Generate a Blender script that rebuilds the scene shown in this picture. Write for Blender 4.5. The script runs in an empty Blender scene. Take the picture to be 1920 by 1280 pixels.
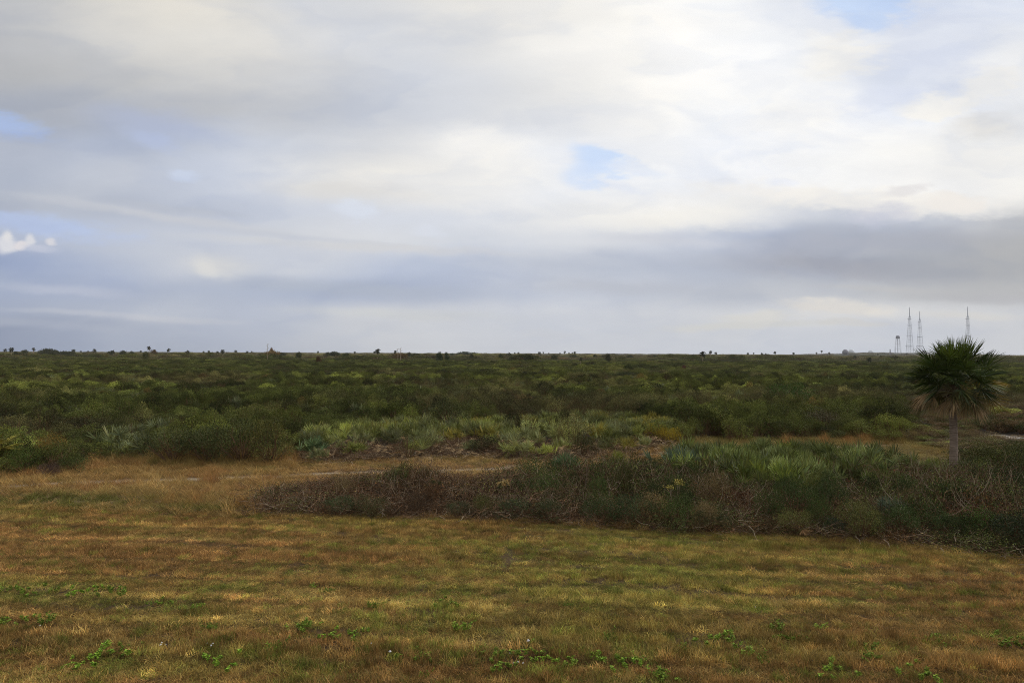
import bpy, math, random
import numpy as np
from mathutils import Vector, Matrix, Euler

scene = bpy.context.scene
COL = scene.collection
R = math.radians
rng = np.random.default_rng(11)
random.seed(11)

# ------------------------------------------------------------------ camera
CAM_H = 5.8
FPX = 1280.0                      # focal length in photo pixels (24 mm on 36 mm)
def hor(px): return 658.3 + 7.0 * np.asarray(px, float) / 1920.0
cd = bpy.data.cameras.new("camera"); cam = bpy.data.objects.new("camera", cd); COL.objects.link(cam)
cd.lens = 24.0; cd.sensor_width = 36.0; cd.clip_start = 0.1; cd.clip_end = 20000.0
cam.location = (0, 0, CAM_H)
cam.matrix_world = Matrix.Translation((0, 0, CAM_H)) @ Euler((R(90 + 0.976), 0, 0)).to_matrix().to_4x4() @ Matrix.Rotation(R(0.21), 4, 'Z')
scene.camera = cam

# ------------------------------------------------------------------ exposure
scene.view_settings.view_transform = 'Standard'
scene.view_settings.look = 'None'
scene.view_settings.exposure = 0.0
scene.view_settings.gamma = 1.0
scene.render.engine = 'CYCLES'
scene.cycles.max_bounces = 5
scene.cycles.diffuse_bounces = 2
scene.cycles.glossy_bounces = 2
scene.cycles.transmission_bounces = 3
scene.cycles.transparent_max_bounces = 6
scene.cycles.volume_bounces = 0
scene.cycles.use_adaptive_sampling = True
scene.cycles.adaptive_threshold = 0.01
scene.cycles.filter_width = 0.95
scene.cycles.use_denoising = True
scene.cycles.denoising_input_passes = 'RGB_ALBEDO_NORMAL'
scene.cycles.denoising_prefilter = 'NONE'

SUN_AZ, SUN_EL = 72.0, 36.0       # azimuth clockwise from the view axis (+Y)
SUN_STRENGTH, SUN_ANGLE = 1.5, 10.0

# ------------------------------------------------------------------ node expression helper
class NT:
    def __init__(s, tree): s.t = tree; s.n = tree.nodes; s.l = tree.links
    def put(s, sock, v):
        if v is None: return
        if hasattr(v, 'is_linked') or isinstance(v, bpy.types.NodeSocket): s.l.new(v, sock)
        else: sock.default_value = v
    def m(s, op, a, b=None, c=None, clamp=False):
        n = s.n.new('ShaderNodeMath'); n.operation = op; n.use_clamp = clamp
        for i, v in enumerate((a, b, c)):
            if v is not None: s.put(n.inputs[i], v)
        return n.outputs[0]
    def vm(s, op, a, b=None, scale=None):
        n = s.n.new('ShaderNodeVectorMath'); n.operation = op
        s.put(n.inputs[0], a)
        if b is not None: s.put(n.inputs[1], b)
        if scale is not None: s.put(n.inputs['Scale'], scale)
        return n.outputs['Value'] if op in ('LENGTH', 'DOT_PRODUCT') else n.outputs[0]
    def sep(s, v):
        n = s.n.new('ShaderNodeSeparateXYZ'); s.put(n.inputs[0], v); return n.outputs
    def comb(s, x, y, z):
        n = s.n.new('ShaderNodeCombineXYZ')
        for i, v in enumerate((x, y, z)): s.put(n.inputs[i], v)
        return n.outputs[0]
    def noise(s, vec, scale, detail=4, rough=0.5, out='Fac'):
        n = s.n.new('ShaderNodeTexNoise'); s.put(n.inputs['Vector'], vec)
        n.inputs['Scale'].default_value = scale; n.inputs['Detail'].default_value = detail
        n.inputs['Roughness'].default_value = rough
        return n.outputs[out]
    def mix(s, f, a, b, blend='MIX'):
        n = s.n.new('ShaderNodeMix'); n.data_type = 'RGBA'; n.blend_type = blend
        s.put(n.inputs['Factor'], f); s.put(n.inputs['A'], a); s.put(n.inputs['B'], b)
        return n.outputs['Result']
    def mr(s, v, a, b, c=0.0, d=1.0, smooth=False):
        n = s.n.new('ShaderNodeMapRange'); n.interpolation_type = 'SMOOTHSTEP' if smooth else 'LINEAR'
        s.put(n.inputs[0], v)
        for i, q in enumerate((a, b, c, d)): s.put(n.inputs[i + 1], q)
        return n.outputs[0]
    def ramp(s, f, stops, interp='LINEAR'):
        n = s.n.new('ShaderNodeValToRGB'); cr = n.color_ramp; cr.interpolation = interp
        while len(cr.elements) > 1: cr.elements.remove(cr.elements[-1])
        cr.elements[0].position = stops[0][0]; cr.elements[0].color = (*stops[0][1], 1)
        for p, c in stops[1:]:
            e = cr.elements.new(p); e.color = (*c, 1)
        s.put(n.inputs[0], f); return n.outputs[0]

def lin(v):
    v = max(0.0, v) / 255.0
    return v / 12.92 if v <= 0.04045 else ((v + 0.055) / 1.055) ** 2.4
def srgb(r, g, b): return (lin(r), lin(g), lin(b))

# ------------------------------------------------------------------ sky
# cloud tone measured down the sky: (mean value, blue minus red) every 120 photo px
ROWS = [
 (0,   "191:3 201:-3 214:-8 218:-10 216:-4 214:4 216:2 230:-8 235:-8 239:-6 243:-6 249:-3 240:2 234:8 228:12 226:12 226:14"),
 (70,  "180:4 194:2 207:-4 213:-6 221:-7 213:4 214:5 218:2 227:-3 239:-4 245:-6 251:-2 237:5 238:3 226:10 222:12 232:2"),
 (140, "176:3 186:2 196:-1 203:-2 210:-4 207:3 212:7 214:6 221:0 233:-4 244:-6 250:-2 244:0 241:0 222:14 226:12 238:-2"),
 (210, "174:12 174:12 182:10 188:4 192:4 200:8 204:10 216:6 222:2 228:2 239:-5 248:-3 250:-2 246:-1 232:12 242:2 229:-2"),
 (280, "182:16 188:16 186:20 198:14 206:12 208:8 216:2 237:-4 246:-6 238:4 238:0 248:-2 245:2 240:0 241:-3 234:-3 239:-6"),
 (340, "178:18 192:14 198:12 204:16 212:10 222:-2 227:-6 233:-4 242:-6 238:4 240:2 243:2 240:2 242:0 242:-2 228:2 240:-6"),
 (400, "182:14 190:12 184:16 194:14 204:12 210:10 216:8 222:8 226:2 234:-4 238:-5 236:-4 224:2 200:12 194:14 196:6 184:2"),
 (450, "190:20 192:18 196:14 200:12 206:8 212:4 216:4 214:8 216:8 218:4 210:10 194:16 182:20 176:15 172:11 172:5 176:0"),
 (500, "166:32 178:28 192:18 206:8 210:6 202:14 196:20 192:18 196:14 190:14 188:16 188:14 180:15 167:14 167:10 170:5 174:0"),
 (545, "172:26 181:22 181:22 188:18 186:20 178:24 178:24 186:18 194:14 200:12 196:12 190:10 192:8 188:8 184:4 182:2 180:0"),
 (590, "170:24 182:18 190:14 190:15 188:18 196:12 206:4 208:4 208:6 208:6 207:5 210:4 218:0 216:-1 206:3 210:1 205:2"),
 (625, "150:26 160:24 172:20 178:19 188:15 195:11 202:6 205:6 206:7 206:7 206:7 204:7 206:6 204:6 202:8 204:5 204:3"),
 (656, "148:26 158:24 166:21 175:17 185:13 192:9 200:7 203:6 204:6 205:6 206:7 206:7 206:7 205:7 204:6 204:5 204:3"),
]
# (px, py, rx, ry, tilt, colour, strength, hardness, warp)
BLOBS = [
 (-10, 232, 95, 24, 12, (158, 182, 228), .85, .3, 25),
 (290, 235, 150, 34, 10, (168, 182, 216), .6, .1, 30),
 (280, 268, 60, 20, 20, (176, 192, 230), .5, .3, 25),
 (335, 335, 30, 12, 5, (200, 214, 240), .6, .3, 25),
 (665, 395, 45, 22, 10, (214, 224, 242), .6, .3, 30),
 (800, 435, 40, 14, 0, (214, 222, 238), .5, .3, 30),
 (60, 425, 190, 22, 6, (178, 196, 232), .85, .3, 18),
 (915, 282, 95, 50, 15, (252, 249, 243), .9, .1, 35),
 (640, 360, 170, 20, 3, (222, 219, 214), .5, .1, 30),
 (1120, 296, 60, 34, 35, (198, 221, 254), .85, .3, 50),
 (1108, 328, 46, 28, 0, (205, 224, 254), .8, .3, 45),
 (1185, 318, 60, 13, 12, (220, 230, 248), .7, .4, 35),
 (1170, 352, 40, 9, 12, (222, 230, 246), .6, .3, 25),
 (1372, 342, 30, 8, 0, (222, 230, 246), .6, .3, 25),
 (1470, 340, 32, 8, 0, (220, 228, 246), .6, .3, 25),
 (1625, 2, 105, 34, 8, (190, 212, 247), .97, .5, 50),
 (1640, 40, 45, 26, 10, (194, 214, 246), .9, .45, 45),
 (1760, 95, 110, 75, -25, (214, 220, 235), .8, .3, 60),
 (1660, 190, 95, 26, -12, (224, 229, 242), .75, .3, 50),
 (1500, 220, 90, 40, -10, (251, 250, 248), .8, .3, 70),
 (1580, 110, 80, 45, 5, (242, 240, 236), .8, .4, 60),
 (1745, 205, 75, 24, -8, (244, 242, 238), .9, .6, 55),
 (1860, 160, 70, 28, -25, (242, 240, 236), .85, .6, 55),
 (1840, 240, 80, 26, -5, (226, 224, 221), .7, .2, 50),
 (1600, 372, 320, 26, 2, (242, 239, 234), .8, .35, 55),
 (1780, 372, 60, 18, 0, (236, 232, 228), .8, .6, 50),
 (1640, 400, 60, 26, -10, (204, 206, 218), .7, .3, 50),
 (1690, 352, 45, 10, -10, (220, 218, 220), .7, .4, 40),
 (1300, 408, 180, 30, -3, (240, 238, 233), .7, .2, 45),
 (1560, 498, 230, 26, 2, (163, 164, 174), .6, .1, 35),
 (1600, 455, 330, 26, -4, (180, 182, 192), .5, .1, 35),
 (1250, 450, 160, 12, 2, (206, 208, 216), .5, .1, 25),
 (410, 500, 70, 24, 3, (218, 218, 218), .8, .15, 22),
 (385, 505, 28, 18, 20, (226, 225, 222), .7, .2, 15),
 (760, 468, 220, 10, 2, (214, 213, 214), .6, .1, 22),
 (300, 408, 280, 11, 8, (204, 206, 212), .7, .1, 16),
 (320, 393, 150, 9, 6, (180, 188, 204), .6, .1, 16),
 (560, 455, 240, 8, 3, (210, 211, 214), .6, .1, 16),
 (500, 440, 240, 6, 5, (194, 199, 210), .5, .1, 14),
 (640, 540, 260, 18, 2, (172, 182, 200), .6, .1, 18),
 (1150, 535, 200, 16, 1, (184, 188, 199), .6, .1, 20),
 (130, 548, 130, 12, 4, (192, 197, 212), .7, .25, 20),
 (230, 596, 230, 7, 3, (198, 201, 211), .7, .25, 12),
 (60, 612, 260, 10, 4, (162, 173, 196), .7, .2, 10),
 (760, 590, 220, 12, 2, (209, 211, 212), .7, .15, 16),
 (1400, 608, 190, 9, -4, (216, 215, 210), .75, .3, 26),
 (1560, 576, 110, 15, 4, (228, 223, 215), .85, .35, 26),
 (1420, 590, 80, 12, -4, (222, 220, 214), .8, .3, 26),
 (1590, 602, 80, 6, 4, (214, 212, 208), .7, .4, 20),
 (1820, 590, 120, 9, 2, (218, 216, 212), .75, .2, 20),
 (1840, 555, 160, 12, 0, (184, 184, 188), .7, .1, 18),
 (1700, 540, 180, 8, 2, (190, 190, 192), .6, .1, 18),
 (1030, 625, 60, 10, 0, (212, 213, 216), .5, .3, 18),
 (8, 462, 20, 20, 0, (230, 229, 231), .85, .3, 13),
 (12, 446, 11, 12, 0, (234, 232, 231), .85, .3, 9),
 (36, 464, 16, 9, -15, (228, 224, 226), .95, .35, 14),
 (54, 452, 10, 12, 10, (230, 229, 231), .8, .3, 9),
 (95, 453, 11, 8, 0, (224, 222, 226), .85, .3, 14),
 (75, 468, 34, 8, 0, (205, 208, 222), .6, .4, 12),
]
world = bpy.data.worlds.new("World"); scene.world = world; world.use_nodes = True
wt = NT(world.node_tree)
for n in list(wt.n): wt.n.remove(n)
tc = wt.n.new('ShaderNodeTexCoord')
dx, dy, dz = wt.sep(tc.outputs['Generated'])[:]
yy = wt.m('MAXIMUM', dy, 0.12)
U = wt.m('DIVIDE', dx, yy); V = wt.m('DIVIDE', dz, yy)
PX = wt.m('MULTIPLY_ADD', U, 1280.0, 960.0); PY = wt.m('MULTIPLY_ADD', V, -1280.0, 661.8)
elv = wt.m('ABSOLUTE', V)
damp = wt.mr(elv, 0.0, 0.28, 0.12, 1.0)
cv = wt.comb(wt.m('MULTIPLY', U, 1.0), wt.m('MULTIPLY', V, 2.6), 0.0)
n1 = wt.vm('SUBTRACT', wt.noise(cv, 4.2, 9, 0.52, 'Color'), (0.5, 0.5, 0.5))
n2 = wt.vm('SUBTRACT', wt.noise(wt.vm('ADD', cv, (7.3, 2.1, 0)), 2.2, 4, 0.5, 'Color'), (0.5, 0.5, 0.5))
n3 = wt.vm('SUBTRACT', wt.noise(wt.vm('ADD', cv, (1.7, 5.1, 2.0)), 17.0, 6, 0.6, 'Color'), (0.5, 0.5, 0.5)); w3x, w3y, _ = wt.sep(n3)[:]
w1x, w1y, _ = wt.sep(n1)[:]; w2x, w2y, _ = wt.sep(n2)[:]
PXb = wt.m('ADD', PX, wt.m('ADD', wt.m('MULTIPLY', w1x, 230.0), wt.m('MULTIPLY', w2x, 130.0)))
PYb = wt.m('ADD', PY, wt.m('MULTIPLY', wt.m('ADD', wt.m('MULTIPLY', w1y, 105.0), wt.m('MULTIPLY', w2y, 60.0)), damp))
fx = wt.m('DIVIDE', PXb, 1920.0, clamp=True)
col = None
for i, (py, s) in enumerate(ROWS):
    stops = []
    for k, e in enumerate(s.split()):
        L, b = (float(q) for q in e.split(':')); b = b * 1.35 + 2; L = L + 3 + 4 * min(1, py / 660.)
        stops.append((k / 16.0, srgb(L - b * .48, L - b * .16, L + b * .52)))
    rc = wt.ramp(fx, stops, 'B_SPLINE')
    if col is None: col = rc
    else: col = wt.mix(wt.mr(PYb, float(ROWS[i - 1][0]), float(py), smooth=True), col, rc)
# blue sky showing through
sky = wt.n.new('ShaderNodeTexSky'); sky.sky_type = 'NISHITA'; sky.sun_disc = False
sky.sun_elevation = R(SUN_EL); sky.sun_rotation = R(SUN_AZ)
col = wt.vm('SCALE', col, scale=10.0)
for (bx, by, rx, ry, tilt, c, st, hard, wp) in BLOBS:
    qx = wt.m('MULTIPLY_ADD', w1x, float(wp * 2.4), wt.m('SUBTRACT', PX, float(bx)))
    qy = wt.m('MULTIPLY_ADD', wt.m('MULTIPLY', w1y, damp) if ry > 9 and by < 430 else w1y, float(min(wp * 1.8, ry * 2.6)), wt.m('SUBTRACT', PY, float(by)))
    qx = wt.m('MULTIPLY_ADD', w3x, float(wp * 1.5), qx); qy = wt.m('MULTIPLY_ADD', w3y, float(min(wp * 1.3, ry * 2.0)), qy)
    ct, sn = math.cos(R(tilt)), math.sin(R(tilt))
    ex = wt.m('MULTIPLY_ADD', qx, ct / rx, wt.m('MULTIPLY', qy, sn / rx))
    ey = wt.m('MULTIPLY_ADD', qy, ct / ry, wt.m('MULTIPLY', qx, -sn / ry))
    d2 = wt.m('MULTIPLY_ADD', ex, ex, wt.m('MULTIPLY', ey, ey))
    dd = wt.m('SQRT', d2)
    if hard >= .3: dd = wt.m('MULTIPLY_ADD', w3x, 1.3, dd)
    mk = wt.mr(dd, 1.35, float(hard * 1.0), 0.0, float(st), smooth=True)
    cc = srgb(*c)
    if c[2] - c[0] > 22: cc = srgb(min(255, c[0] + 8), min(255, c[1] + 5), c[2])
    col = wt.mix(mk, col, (cc[0] * 10, cc[1] * 10, cc[2] * 10, 1))
# wisps: fine tone variation, flattened towards the horizon
wv = wt.comb(wt.m('MULTIPLY', U, 2.0), wt.m('MULTIPLY', V, 7.0), 0.3)
wn = wt.noise(wv, 2.2, 8, 0.58)
col = wt.vm('SCALE', col, scale=wt.mr(wn, 0.25, 0.75, 0.96, 1.035))
# layered cloud bases: one crisp side, one soft side, cooler where they are thicker
pv_ = wt.vm('ADD', wt.comb(wt.m('MULTIPLY', U, 1.5), wt.m('MULTIPLY', V, 4.6), 4.4), wt.vm('SCALE', n1, scale=.5))
ly = wt.noise(pv_, 1.7, 5, 0.42)
edge = wt.m('MULTIPLY', wt.mr(ly, .45, .56, 0.0, 1.0, smooth=True), wt.mr(ly, .54, .68, 1.0, .1, smooth=True))
col = wt.mix(wt.m('MULTIPLY', edge, .6), col, wt.vm('MULTIPLY', col, (1.09, 1.075, 1.045)))
ly2 = wt.noise(wt.vm('ADD', pv_, (5.2, 3.3, 1.0)), 2.6, 5, 0.45)
edge2 = wt.m('MULTIPLY', wt.mr(ly2, .43, .54, 1.0, 0.0, smooth=True), wt.mr(ly2, .30, .46, .1, 1.0, smooth=True))
col = wt.mix(wt.m('MULTIPLY', edge2, .65), col, wt.vm('MULTIPLY', col, (.90, .92, .965)))
# heaped cloud towards the brighter side
hp = wt.noise(wt.vm('ADD', wt.comb(wt.m('MULTIPLY', U, 1.0), wt.m('MULTIPLY', V, 1.7), 8.0), wt.vm('SCALE', n1, scale=.25)), 4.6, 7, 0.52)
hm = wt.m('MULTIPLY', wt.mr(PX, 1080.0, 1420.0, 0.0, 1.0, smooth=True), wt.mr(PY, 420.0, 340.0, 0.0, 1.0, smooth=True))
hpe = wt.m('MULTIPLY', wt.mr(hp, .45, .55, 0.0, 1.0, smooth=True), wt.mr(hp, .54, .70, 1.0, .2, smooth=True))
col = wt.mix(wt.m('MULTIPLY', hm, wt.m('MULTIPLY', hpe, .5)), col, wt.vm('MULTIPLY', col, (1.08, 1.07, 1.04)))
col = wt.mix(wt.m('MULTIPLY', hm, wt.mr(hp, .46, .36, 0.0, .5, smooth=True)), col, wt.vm('MULTIPLY', col, (.90, .93, .985)))
veil = wt.mr(wt.noise(wt.vm('ADD', wv, (3.1, 9.7, 0)), 1.2, 5, 0.5), 0.55, 0.8, 0.0, 0.05)
col = wt.mix(veil, col, sky.outputs[0])
bg = wt.n.new('ShaderNodeBackground'); wt.put(bg.inputs['Color'], col); bg.inputs['Strength'].default_value = 0.1
wo = wt.n.new('ShaderNodeOutputWorld'); wt.l.new(bg.outputs[0], wo.inputs[0])
world.cycles.sampling_method = 'MANUAL'; world.cycles.sample_map_resolution = 256

# ------------------------------------------------------------------ sun
sl = bpy.data.lights.new("sun", 'SUN'); sl.energy = SUN_STRENGTH; sl.angle = R(SUN_ANGLE); sl.color = (1.0, 0.93, 0.82)
so = bpy.data.objects.new("sun", sl); COL.objects.link(so)
sd = Vector((math.sin(R(SUN_AZ)) * math.cos(R(SUN_EL)), math.cos(R(SUN_AZ)) * math.cos(R(SUN_EL)), math.sin(R(SUN_EL))))
so.rotation_euler = sd.to_track_quat('Z', 'Y').to_euler(); so.location = (30, 10, 60)

# ------------------------------------------------------------------ helpers: placing
def ground_xy(px, py, h=0.0):
    d = FPX * (CAM_H - h) / (py - float(hor(px)))
    return ((px - 960.0) / FPX * d, d)
def proj(x, y):
    px = 960 + FPX * x / y
    return px, hor(px) + FPX * CAM_H / y
def z_at(px, py, d): return CAM_H - (py - float(hor(px))) * d / FPX

_lat = rng.random((257, 257))
def vnoise(x, y):
    x = np.asarray(x, float) % 256; y = np.asarray(y, float) % 256
    xi = np.floor(x).astype(int); yi = np.floor(y).astype(int); fx_ = x - xi; fy_ = y - yi
    fx_ = fx_ * fx_ * (3 - 2 * fx_); fy_ = fy_ * fy_ * (3 - 2 * fy_)
    a = _lat[xi, yi]; b = _lat[xi + 1, yi]; c = _lat[xi, yi + 1]; d = _lat[xi + 1, yi + 1]
    return (a * (1 - fx_) + b * fx_) * (1 - fy_) + (c * (1 - fx_) + d * fx_) * fy_
def fbm(x, y, o=4):
    s = 0; a = .5; t = 0
    for i in range(o):
        s = s + a * vnoise(x * 2 ** i + 17.3 * i, y * 2 ** i + 5.1 * i); t += a; a *= .5
    return s / t
def sstep(a, b, v):
    t = np.clip((v - a) / (b - a), 0, 1); return t * t * (3 - 2 * t)

# zone lines in ground bearing (photo px) against ground distance (photo py of the bare ground)
LAWN_PX = [-400, 0, 250, 500, 760, 1000, 1300, 1600, 1920, 2300]
LAWN_PY = [945, 950, 958, 968, 966, 976, 996, 1012, 1046, 1090]
def lawn_line(px): return np.interp(px, LAWN_PX, LAWN_PY)
SCRUB_PX = [-400, 0, 120, 165, 300, 470, 555, 600, 760, 900, 1060, 1160, 1245, 1300, 1450, 1600, 1700, 1760, 2300]
SCRUB_PY = [895, 892, 884, 864, 862, 862, 862, 868, 862, 856, 868, 858, 842, 826, 826, 822, 830, 842, 850]
def scrub_line(px): return np.interp(px, SCRUB_PX, SCRUB_PY)
BED_PX = [560, 600, 640, 800, 950, 1050, 1200, 1270, 1290]
BED_BK = [845, 822, 812, 802, 800, 794, 796, 806, 824]
def in_bed(px, py): return (px > 560) & (px < 1290) & (py > np.interp(px, BED_PX, BED_BK)) & (py < scrub_line(px))
THK_PX = [485, 500, 600, 800, 1050, 1150, 1300, 1500, 1780, 2300]
THK_BK = [962, 930, 918, 912, 905, 896, 900, 910, 905, 900]
def in_thicket(px, py): return (px > 485) & (py > np.interp(px, THK_PX, THK_BK)) & (py < lawn_line(px) - 2)
def in_row(px, py): return (px > 1235) & (px < 1800) & (py > np.interp(px, [1235, 1300, 1500, 1700, 1800], [880, 868, 868, 880, 885])) & (py < np.interp(px, [1235, 1300, 1500, 1700, 1800], [900, 922, 940, 936, 926]))

# ------------------------------------------------------------------ helpers: meshes
class Geo:
    def __init__(s): s.v = []; s.f4 = []; s.f3 = []; s.t4 = []; s.t3 = []; s.m4 = []; s.m3 = []; s.n = 0
    def add(s, v, f4=None, f3=None, tone=.5, mat=0):
        v = np.asarray(v, float).reshape(-1, 3)
        for f, F, T, M in ((f4, s.f4, s.t4, s.m4), (f3, s.f3, s.t3, s.m3)):
            if f is not None and len(f):
                f = np.asarray(f, int); F.append(f + s.n)
                T.append(np.broadcast_to(np.asarray(tone, float), (len(f),)).copy() if np.ndim(tone) == 0 or len(tone) == len(f) else np.repeat(tone, len(f) // len(tone)))
                M.append(np.full(len(f), mat))
        s.v.append(v); s.n += len(v)
    def merge(s, g, mat_off=0):
        for v in g.v: s.v.append(v)
        for a, b in ((g.f4, s.f4), (g.f3, s.f3)):
            for f in a: b.append(f + s.n)
        s.t4 += g.t4; s.t3 += g.t3
        s.m4 += [m + mat_off for m in g.m4]; s.m3 += [m + mat_off for m in g.m3]
        s.n += g.n
    def mesh(s, name, mats, smooth=False):
        v = np.concatenate(s.v)
        f4 = np.concatenate(s.f4) if s.f4 else np.zeros((0, 4), int)
        f3 = np.concatenate(s.f3) if s.f3 else np.zeros((0, 3), int)
        tone = np.concatenate(s.t4 + s.t3); mi = np.concatenate(s.m4 + s.m3)
        me = bpy.data.meshes.new(name)
        me.vertices.add(len(v)); me.vertices.foreach_set('co', v.astype(np.float32).ravel())
        nl = len(f4) * 4 + len(f3) * 3
        me.loops.add(nl); me.loops.foreach_set('vertex_index', np.concatenate([f4.ravel(), f3.ravel()]).astype(np.int32))
        npoly = len(f4) + len(f3); me.polygons.add(npoly)
        st = np.concatenate([np.arange(len(f4)) * 4, len(f4) * 4 + np.arange(len(f3)) * 3]).astype(np.int32)
        me.polygons.foreach_set('loop_start', st)
        me.polygons.foreach_set('material_index', mi.astype(np.int32))
        me.polygons.foreach_set('use_smooth', np.full(npoly, smooth))
        a = me.attributes.new('tone', 'FLOAT', 'FACE'); a.data.foreach_set('value', tone.astype(np.float32))
        for m in mats: me.materials.append(m)
        me.update(calc_edges=True); me.validate()
        return me

def unit(v): return v / np.maximum(np.linalg.norm(v, axis=-1, keepdims=True), 1e-9)
def leaves(g, c, d, L, W, rg, tone=None, mat=0):
    n = len(c); d = unit(d); s = unit(np.cross(d, unit(rg.normal(size=(n, 3)))))
    L = np.broadcast_to(L, (n,))[:, None]; W = np.broadcast_to(W, (n,))[:, None]
    up = unit(np.cross(s, d)) * L * 0.12
    v = np.stack([c, c + d * L * .5 + s * W * .5 + up, c + d * L, c + d * L * .5 - s * W * .5 + up], 1).reshape(-1, 3)
    f = np.arange(n * 4).reshape(-1, 4)
    g.add(v, f4=f, tone=rg.random(n) if tone is None else tone, mat=mat)
def strips(g, P, side, W, tone, mat=0):
    """P (n,k,3) centre lines, side (n,3) or (n,k,3), W (n,k) widths"""
    n, k, _ = P.shape
    if side.ndim == 2: side = side[:, None, :]
    o = side * W[..., None] * .5
    v = np.stack([P - o, P + o], 2).reshape(-1, 3)
    b = (np.arange(n)[:, None] * k + np.arange(k - 1)[None]) * 2
    f = np.stack([b, b + 1, b + 3, b + 2], -1).reshape(-1, 4)
    g.add(v, f4=f, tone=np.repeat(tone, k - 1), mat=mat)
def tube(g, P, rad, sides=6, tone=.5, mat=0, cap=True):
    P = np.asarray(P, float); k = len(P); rad = np.broadcast_to(rad, (k,))
    T = unit(np.gradient(P, axis=0)); ref = np.array([0, 0, 1.]) if abs(T[0][2]) < .9 else np.array([1., 0, 0])
    a = unit(np.cross(T, ref)); b = np.cross(T, a)
    th = np.arange(sides) / sides * 2 * np.pi
    ring = a[:, None] * np.cos(th)[None, :, None] + b[:, None] * np.sin(th)[None, :, None]
    v = (P[:, None] + ring * rad[:, None, None]).reshape(-1, 3)
    i = np.arange(k - 1)[:, None] * sides; j = np.arange(sides)[None]; jn = (j + 1) % sides
    f = np.stack([i + j, i + jn, i + sides + jn, i + sides + j], -1).reshape(-1, 4)
    g.add(v, f4=f, tone=tone, mat=mat)
    if cap:
        for base, P0, rv in (((k - 1) * sides, P[-1], False), (0, P[0], True)):
            vv = np.concatenate([v[base:base + sides], [P0]])
            ff = np.stack([np.arange(sides), (np.arange(sides) + 1) % sides, np.full(sides, sides)], -1)
            if rv: ff = ff[:, ::-1]
            g.add(vv, f3=ff, tone=tone, mat=mat)
def box(g, c, s, tone=.5, mat=0):
    c = np.asarray(c, float); s = np.asarray(s, float) / 2
    v = np.array([[x, y, z] for x in (-1, 1) for y in (-1, 1) for z in (-1, 1)]) * s + c
    g.add(v, f4=[[0, 1, 3, 2], [4, 6, 7, 5], [0, 4, 5, 1], [2, 3, 7, 6], [0, 2, 6, 4], [1, 5, 7, 3]], tone=tone, mat=mat)
def lathe(g, prof, seg=24, tone=.5, mat=0, c=(0, 0, 0)):
    prof = np.asarray(prof, float); k = len(prof); th = np.arange(seg) / seg * 2 * np.pi
    v = np.stack([prof[:, 0][:, None] * np.cos(th), prof[:, 0][:, None] * np.sin(th), np.repeat(prof[:, 1][:, None], seg, 1)], -1).reshape(-1, 3) + np.asarray(c)
    i = np.arange(k - 1)[:, None] * seg; j = np.arange(seg)[None]; jn = (j + 1) % seg
    g.add(v, f4=np.stack([i + j, i + jn, i + seg + jn, i + seg + j], -1).reshape(-1, 4), tone=tone, mat=mat)

# ------------------------------------------------------------------ helpers: objects
def obj(name, me, parent=None, loc=(0, 0, 0), rz=0.0, sc=(1, 1, 1), tint=None):
    o = bpy.data.objects.new(name, me); COL.objects.link(o)
    if parent is not None: o.parent = parent
    o.location = loc; o.rotation_euler = (0, 0, rz); o.scale = sc
    if tint is not None: o['tint'] = [float(q) for q in tint]
    return o
def tag(o, label, cat, group=None, kind=None):
    if label: o['label'] = label
    if cat: o['category'] = cat
    if group: o['group'] = group
    if kind: o['kind'] = kind
    return o
def empty(name, loc=(0, 0, 0), rz=0.0):
    o = bpy.data.objects.new(name, None); COL.objects.link(o); o.location = loc; o.rotation_euler = (0, 0, rz)
    o.empty_display_size = .2
    return o

# ------------------------------------------------------------------ materials
def principled(name, rough=.6, spec=.3):
    m = bpy.data.materials.new(name); m.use_nodes = True; t = NT(m.node_tree)
    b = t.n['Principled BSDF']; b.inputs['Roughness'].default_value = rough; b.inputs['Specular IOR Level'].default_value = spec
    return m, t, b
def plant_mat(name, rough=.55, spec=.3, lo=.55, hi=1.5, fixed=None, shift=(1.25, 1.0, .8), transl=0.0):
    """colour = the plant's own tint, varied leaf by leaf"""
    m, t, b = principled(name, rough, spec)
    at = t.n.new('ShaderNodeAttribute'); at.attribute_name = 'tone'; at.attribute_type = 'GEOMETRY'
    if fixed is None:
        ti = t.n.new('ShaderNodeAttribute'); ti.attribute_name = 'tint'; ti.attribute_type = 'INSTANCER'
        base = ti.outputs['Color']
    else:
        base = t.comb(*fixed)
    f = at.outputs['Fac']
    gp = t.n.new('ShaderNodeNewGeometry')
    no = t.noise(gp.outputs['Position'], 1.3, 3, .6)
    c = t.vm('SCALE', base, scale=t.mr(f, 0.0, 1.0, lo, hi))
    c = t.vm('SCALE', c, scale=t.mr(no, .3, .7, .8, 1.2))
    warm = t.vm('MULTIPLY', c, shift)
    c = t.mix(t.m('FRACT', t.m('MULTIPLY', f, 7.31)), c, warm)
    t.put(b.inputs['Base Color'], c)
    if transl > 0:
        tr = t.n.new('ShaderNodeBsdfTranslucent'); t.put(tr.inputs['Color'], c)
        mx = t.n.new('ShaderNodeMixShader'); mx.inputs[0].default_value = transl
        t.l.new(b.outputs[0], mx.inputs[1]); t.l.new(tr.outputs[0], mx.inputs[2])
        t.l.new(mx.outputs[0], t.n['Material Output'].inputs['Surface'])
    return m
M_LEAF = plant_mat('leaf', .65, .12, .35, 1.9)
M_BLADE = plant_mat('grass blade', .7, .08, .45, 1.6, transl=.2)
M_FAN = plant_mat('palmetto blade', .5, .2, .5, 1.5, transl=.12)
M_PALM = plant_mat('palm blade', .5, .2, .45, 1.6, transl=.15)
M_DEAD = plant_mat('dead leaf', .8, .1, .45, 1.5, fixed=(.30, .215, .115), shift=(1.0, .88, .75))
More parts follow.
